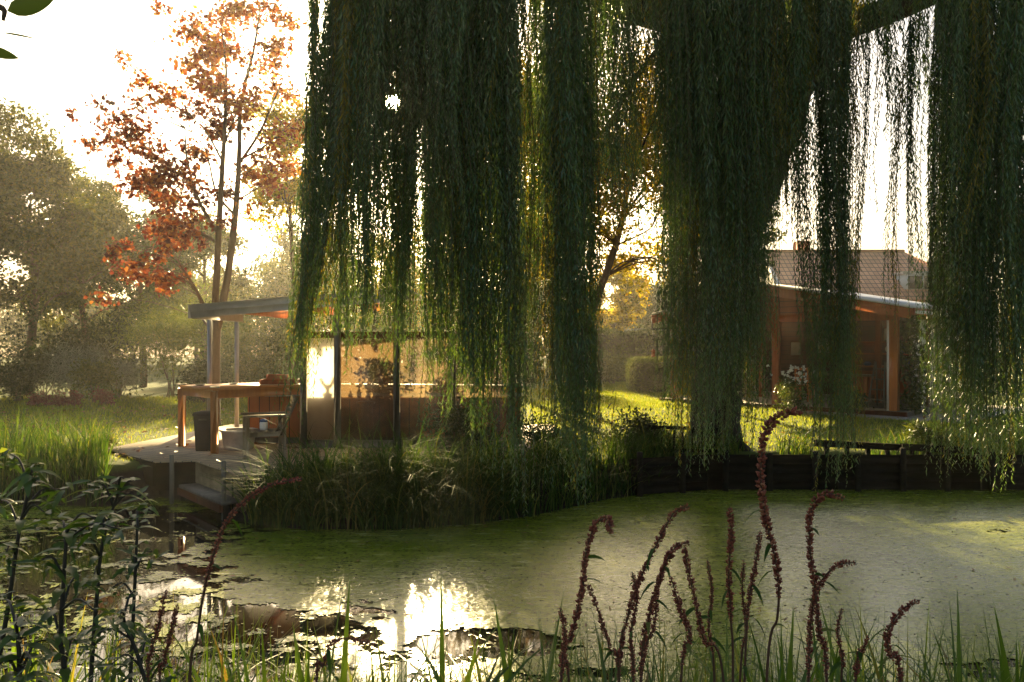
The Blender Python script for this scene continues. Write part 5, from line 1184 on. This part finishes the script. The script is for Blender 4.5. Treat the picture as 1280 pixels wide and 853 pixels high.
for lab, d, pts, share, fat_ in SP:
    q = [at(x_, y_, d + .02 * i) for i, (x_, y_) in enumerate(pts)]
    e = q[-1]; gx_, gy_ = e[0] + (e[0] - q[-2][0]) * .8, d + .15
    q.append(np.array([gx_, gy_, gz(gx_, gy_) - .03])); c = curve(q, 60)
    t = thing('seed_spike', lab, 'seed spike', c[-1], 'dry seed spikes on the near bank')
    MB().tube(c, np.linspace(.0012, .0036, len(c)), 6).build('stem', M['stem'], t, True)
    seg = np.linalg.norm(np.diff(c, axis=0), axis=1); L = np.concatenate([[0], np.cumsum(seg)])
    Lp = np.linalg.norm(np.diff(np.array(q[:-1]), axis=0), axis=1).sum() * share
    pos = np.cumsum(.0056 + .0062 * np.linspace(0, 1, 400) ** 1.3 * R.uniform(.6, 1.5, 400)); pos = pos[pos < Lp]
    P, AX, S = [], [], []
    for s_ in pos:
        o = np.array([np.interp(s_, L, c[:, i]) for i in range(3)]); o2 = np.array([np.interp(s_ + .01, L, c[:, i]) for i in range(3)]); tg = unit(o - o2)
        u_ = unit(np.cross(tg, (.3, .9, .2))); w_ = np.cross(tg, u_); k = R.integers(5, 9) if R.random() > .12 else 3
        g = .75 + .5 * vnoise(np.array([s_ * 55]), np.array([d * 31]), 4)[0]
        for a in R.uniform(0, 6.28, k):
            r_ = u_ * math.cos(a) + w_ * math.sin(a)
            P.append(o + r_ * .0015); AX.append(unit(r_ + tg * R.uniform(.1, .9))); S.append(.0080 * fat_ * g * min(1, (Lp - s_) / (.3 * Lp) + .55) * R.uniform(.7, 1.25) * (.8 + .2 * min(1, s_ / .03)))
    P, AX, S = np.array(P), np.array(AX), np.array(S)[:, None]
    e1 = unit(np.cross(AX, (.21, .4, .88))); e2 = np.cross(AX, e1); ring = [P + AX * S * .5 + S * .34 * (e1 * math.cos(k * math.pi / 2) + e2 * math.sin(k * math.pi / 2)) for k in range(4)]
    mb = MB()
    for j in range(22, 58, 5):
        if R.random() < .7:
            a = R.uniform(0, 6.28); bigleaf(mb, c[j], (math.cos(a), math.sin(a), R.uniform(-.1, .7)), R.uniform(.025, .06), .010, R.uniform(.2, 1.2), R.normal(0, .5), 4)
    if mb.n: mb.build('foliage', M['reed'], t)
    V = np.stack([P] + ring + [P + AX * S * 1.05], 1).reshape(-1, 3); i = np.arange(len(P))[:, None] * 6
    Fc = np.concatenate([i + [0, 1 + (k + 1) % 4, 1 + k] for k in range(4)] + [i + [5, 1 + k, 1 + (k + 1) % 4] for k in range(4)])
    MB().add(V, Fc).build('seed_head', M['seed'], t)

# leafy plants at the lower left: dark stems carrying fans of glossy leaves
LP = [
 ('leafy plant with a flat fan of pale shining leaves on a dark stem', 2.1, [(80, 900), (76, 800), (80, 720), (84, 655)], [(118, 648, 9, .075), (78, 652, 9, .08), (150, 662, 7, .07), (100, 720, 7, .06), (52, 700, 6, .065), (60, 760, 6, .06), (95, 800, 6, .06), (120, 765, 6, .055)]),
 ('leafy plant reaching highest at the left edge over the reeds', 2.3, [(-10, 900), (10, 760), (25, 660), (40, 600)], [(40, 590, 8, .08), (12, 568, 7, .08), (75, 612, 7, .08), (8, 690, 7, .075), (30, 750, 6, .07), (55, 640, 6, .07), (2, 625, 6, .075)]),
 ('leafy plant with drooping dark leaves before the deck corner', 2.5, [(110, 900), (120, 760), (128, 680), (150, 610)], [(155, 598, 8, .075), (120, 605, 7, .075), (178, 625, 6, .07), (128, 650, 7, .07), (118, 720, 6, .065), (130, 790, 6, .06), (100, 680, 6, .065)]),
 ('leafy plant with small dark leaves at the bottom left corner', 1.9, [(20, 930), (24, 830), (20, 780)], [(20, 780, 8, .06), (40, 830, 7, .06), (0, 830, 7, .06), (60, 800, 6, .055), (5, 750, 6, .055)]),
 ('leafy plant with sprawling stems under the thin seed spikes', 2.3, [(190, 930), (175, 830), (150, 770)], [(150, 770, 8, .06), (185, 800, 7, .055), (140, 830, 7, .06), (215, 835, 6, .055), (170, 740, 5, .05), (110, 800, 6, .06)]),
 ('leafy plant with narrow leaves hanging over the dark water', 2.7, [(160, 900), (168, 740), (172, 650)], [(172, 640, 7, .065), (190, 690, 5, .06), (165, 700, 6, .06), (170, 770, 6, .06), (140, 735, 5, .055)]),
]
for lab, d, stem, fans in LP:
    q = [at(x_, y_, d) for x_, y_ in stem]; g0 = np.array([q[0][0] - .03, d - .05, gz(q[0][0], d) - .03]); c = curve([g0] + q, 24)
    t = thing('leafy_plant', lab, 'plant', c[0], 'leafy plants on the near bank')
    b = MB().tube(c, np.linspace(.0085, .004, len(c)), 7); mb = MB()
    for fx, fy, k, ln in fans:
        f0 = at(fx, fy, d + R.uniform(-.12, .12)); j = int(np.argmin(np.linalg.norm(c - (f0 - (0, 0, .05)), axis=1)))
        j = max(1, min(j, len(c) - 2)); s_ = curve([c[j], (c[j] + f0) / 2 + (0, 0, .03), f0], 8); b.tube(s_, np.linspace(.004, .002, len(s_)), 5)
        for tier in range(2):
            a0 = R.uniform(0, 6.28)
            for i in range(k):
                a = a0 + i * 2 * math.pi / k + R.normal(0, .2)
                bigleaf(mb, f0 - (0, 0, .028 * tier) + R.normal(0, .012, 3), (math.cos(a), math.sin(a), R.uniform(-.2, .45)), ln * R.uniform(.4, 1.1), ln * R.uniform(.15, .30), R.uniform(.0, .7), R.normal(0, .35), 6, .3)
    for i in range(4, len(c) - 1, 2):
        a = R.uniform(0, 6.28)
        for k in (0, math.pi): bigleaf(mb, c[i], (math.cos(a + k), math.sin(a + k), .3), R.uniform(.06, .1), .026, .5, 0, 6, .25)
    b.build('stem', M['stem_dark'], t, True); mb.build('foliage', M['fore_leaf'], t)
# twig reaching into the upper left corner, from a sapling beside the camera
g0 = np.array([-1.55, 1.15, gz(-1.55, 1.15) - .05])
t = thing('sapling', 'green leaves on a twig reaching into the upper left sky corner', 'sapling', g0)
c = curve([g0, g0 + (.03, 0, 1.2), g0 + (-.02, .03, 2.4), g0 + (.05, 0, 3.2)], 16); b = MB().tube(c, np.linspace(.03, .012, len(c)), 8)
br = curve([c[11], at(-110, 10, 1.2), at(-40, 5, 1.18), at(2, 10, 1.16), at(4, 26, 1.16)], 18); b.tube(br, np.linspace(.010, .0025, len(br)), 6); b.build('trunk', M['bark'], t, True)
mb = MB()
def lf(px0, py0, px1, py1, d, wd, dr=.05, roll=0): 
    a, e = at(px0, py0, d), at(px1, py1, d + .01); bigleaf(mb, a, e - a, np.linalg.norm(e - a), wd, dr, roll, 7)
lf(9, 14, 68, -2, 1.16, .026, .02, 1.1); lf(2, 41, 50, 49, 1.18, .006, .02, .2); lf(-22, 62, 24, 72, 1.16, .017, .03, .9); lf(-30, 8, -70, 40, 1.2, .03, .1); lf(6, 6, 18, -40, 1.17, .02, .1, .4); lf(-60, 10, -40, -40, 1.2, .03, .1)
for i in range(4, len(c)):
    a = R.uniform(2, 5); bigleaf(mb, c[i], (math.cos(a), math.sin(a), .3), .09, .03, .3)
mb.build('crown', M['branch_leaf'], t)

for o in bpy.data.objects:
    for k in ('_base', '_n'):
        if k in o: del o[k]
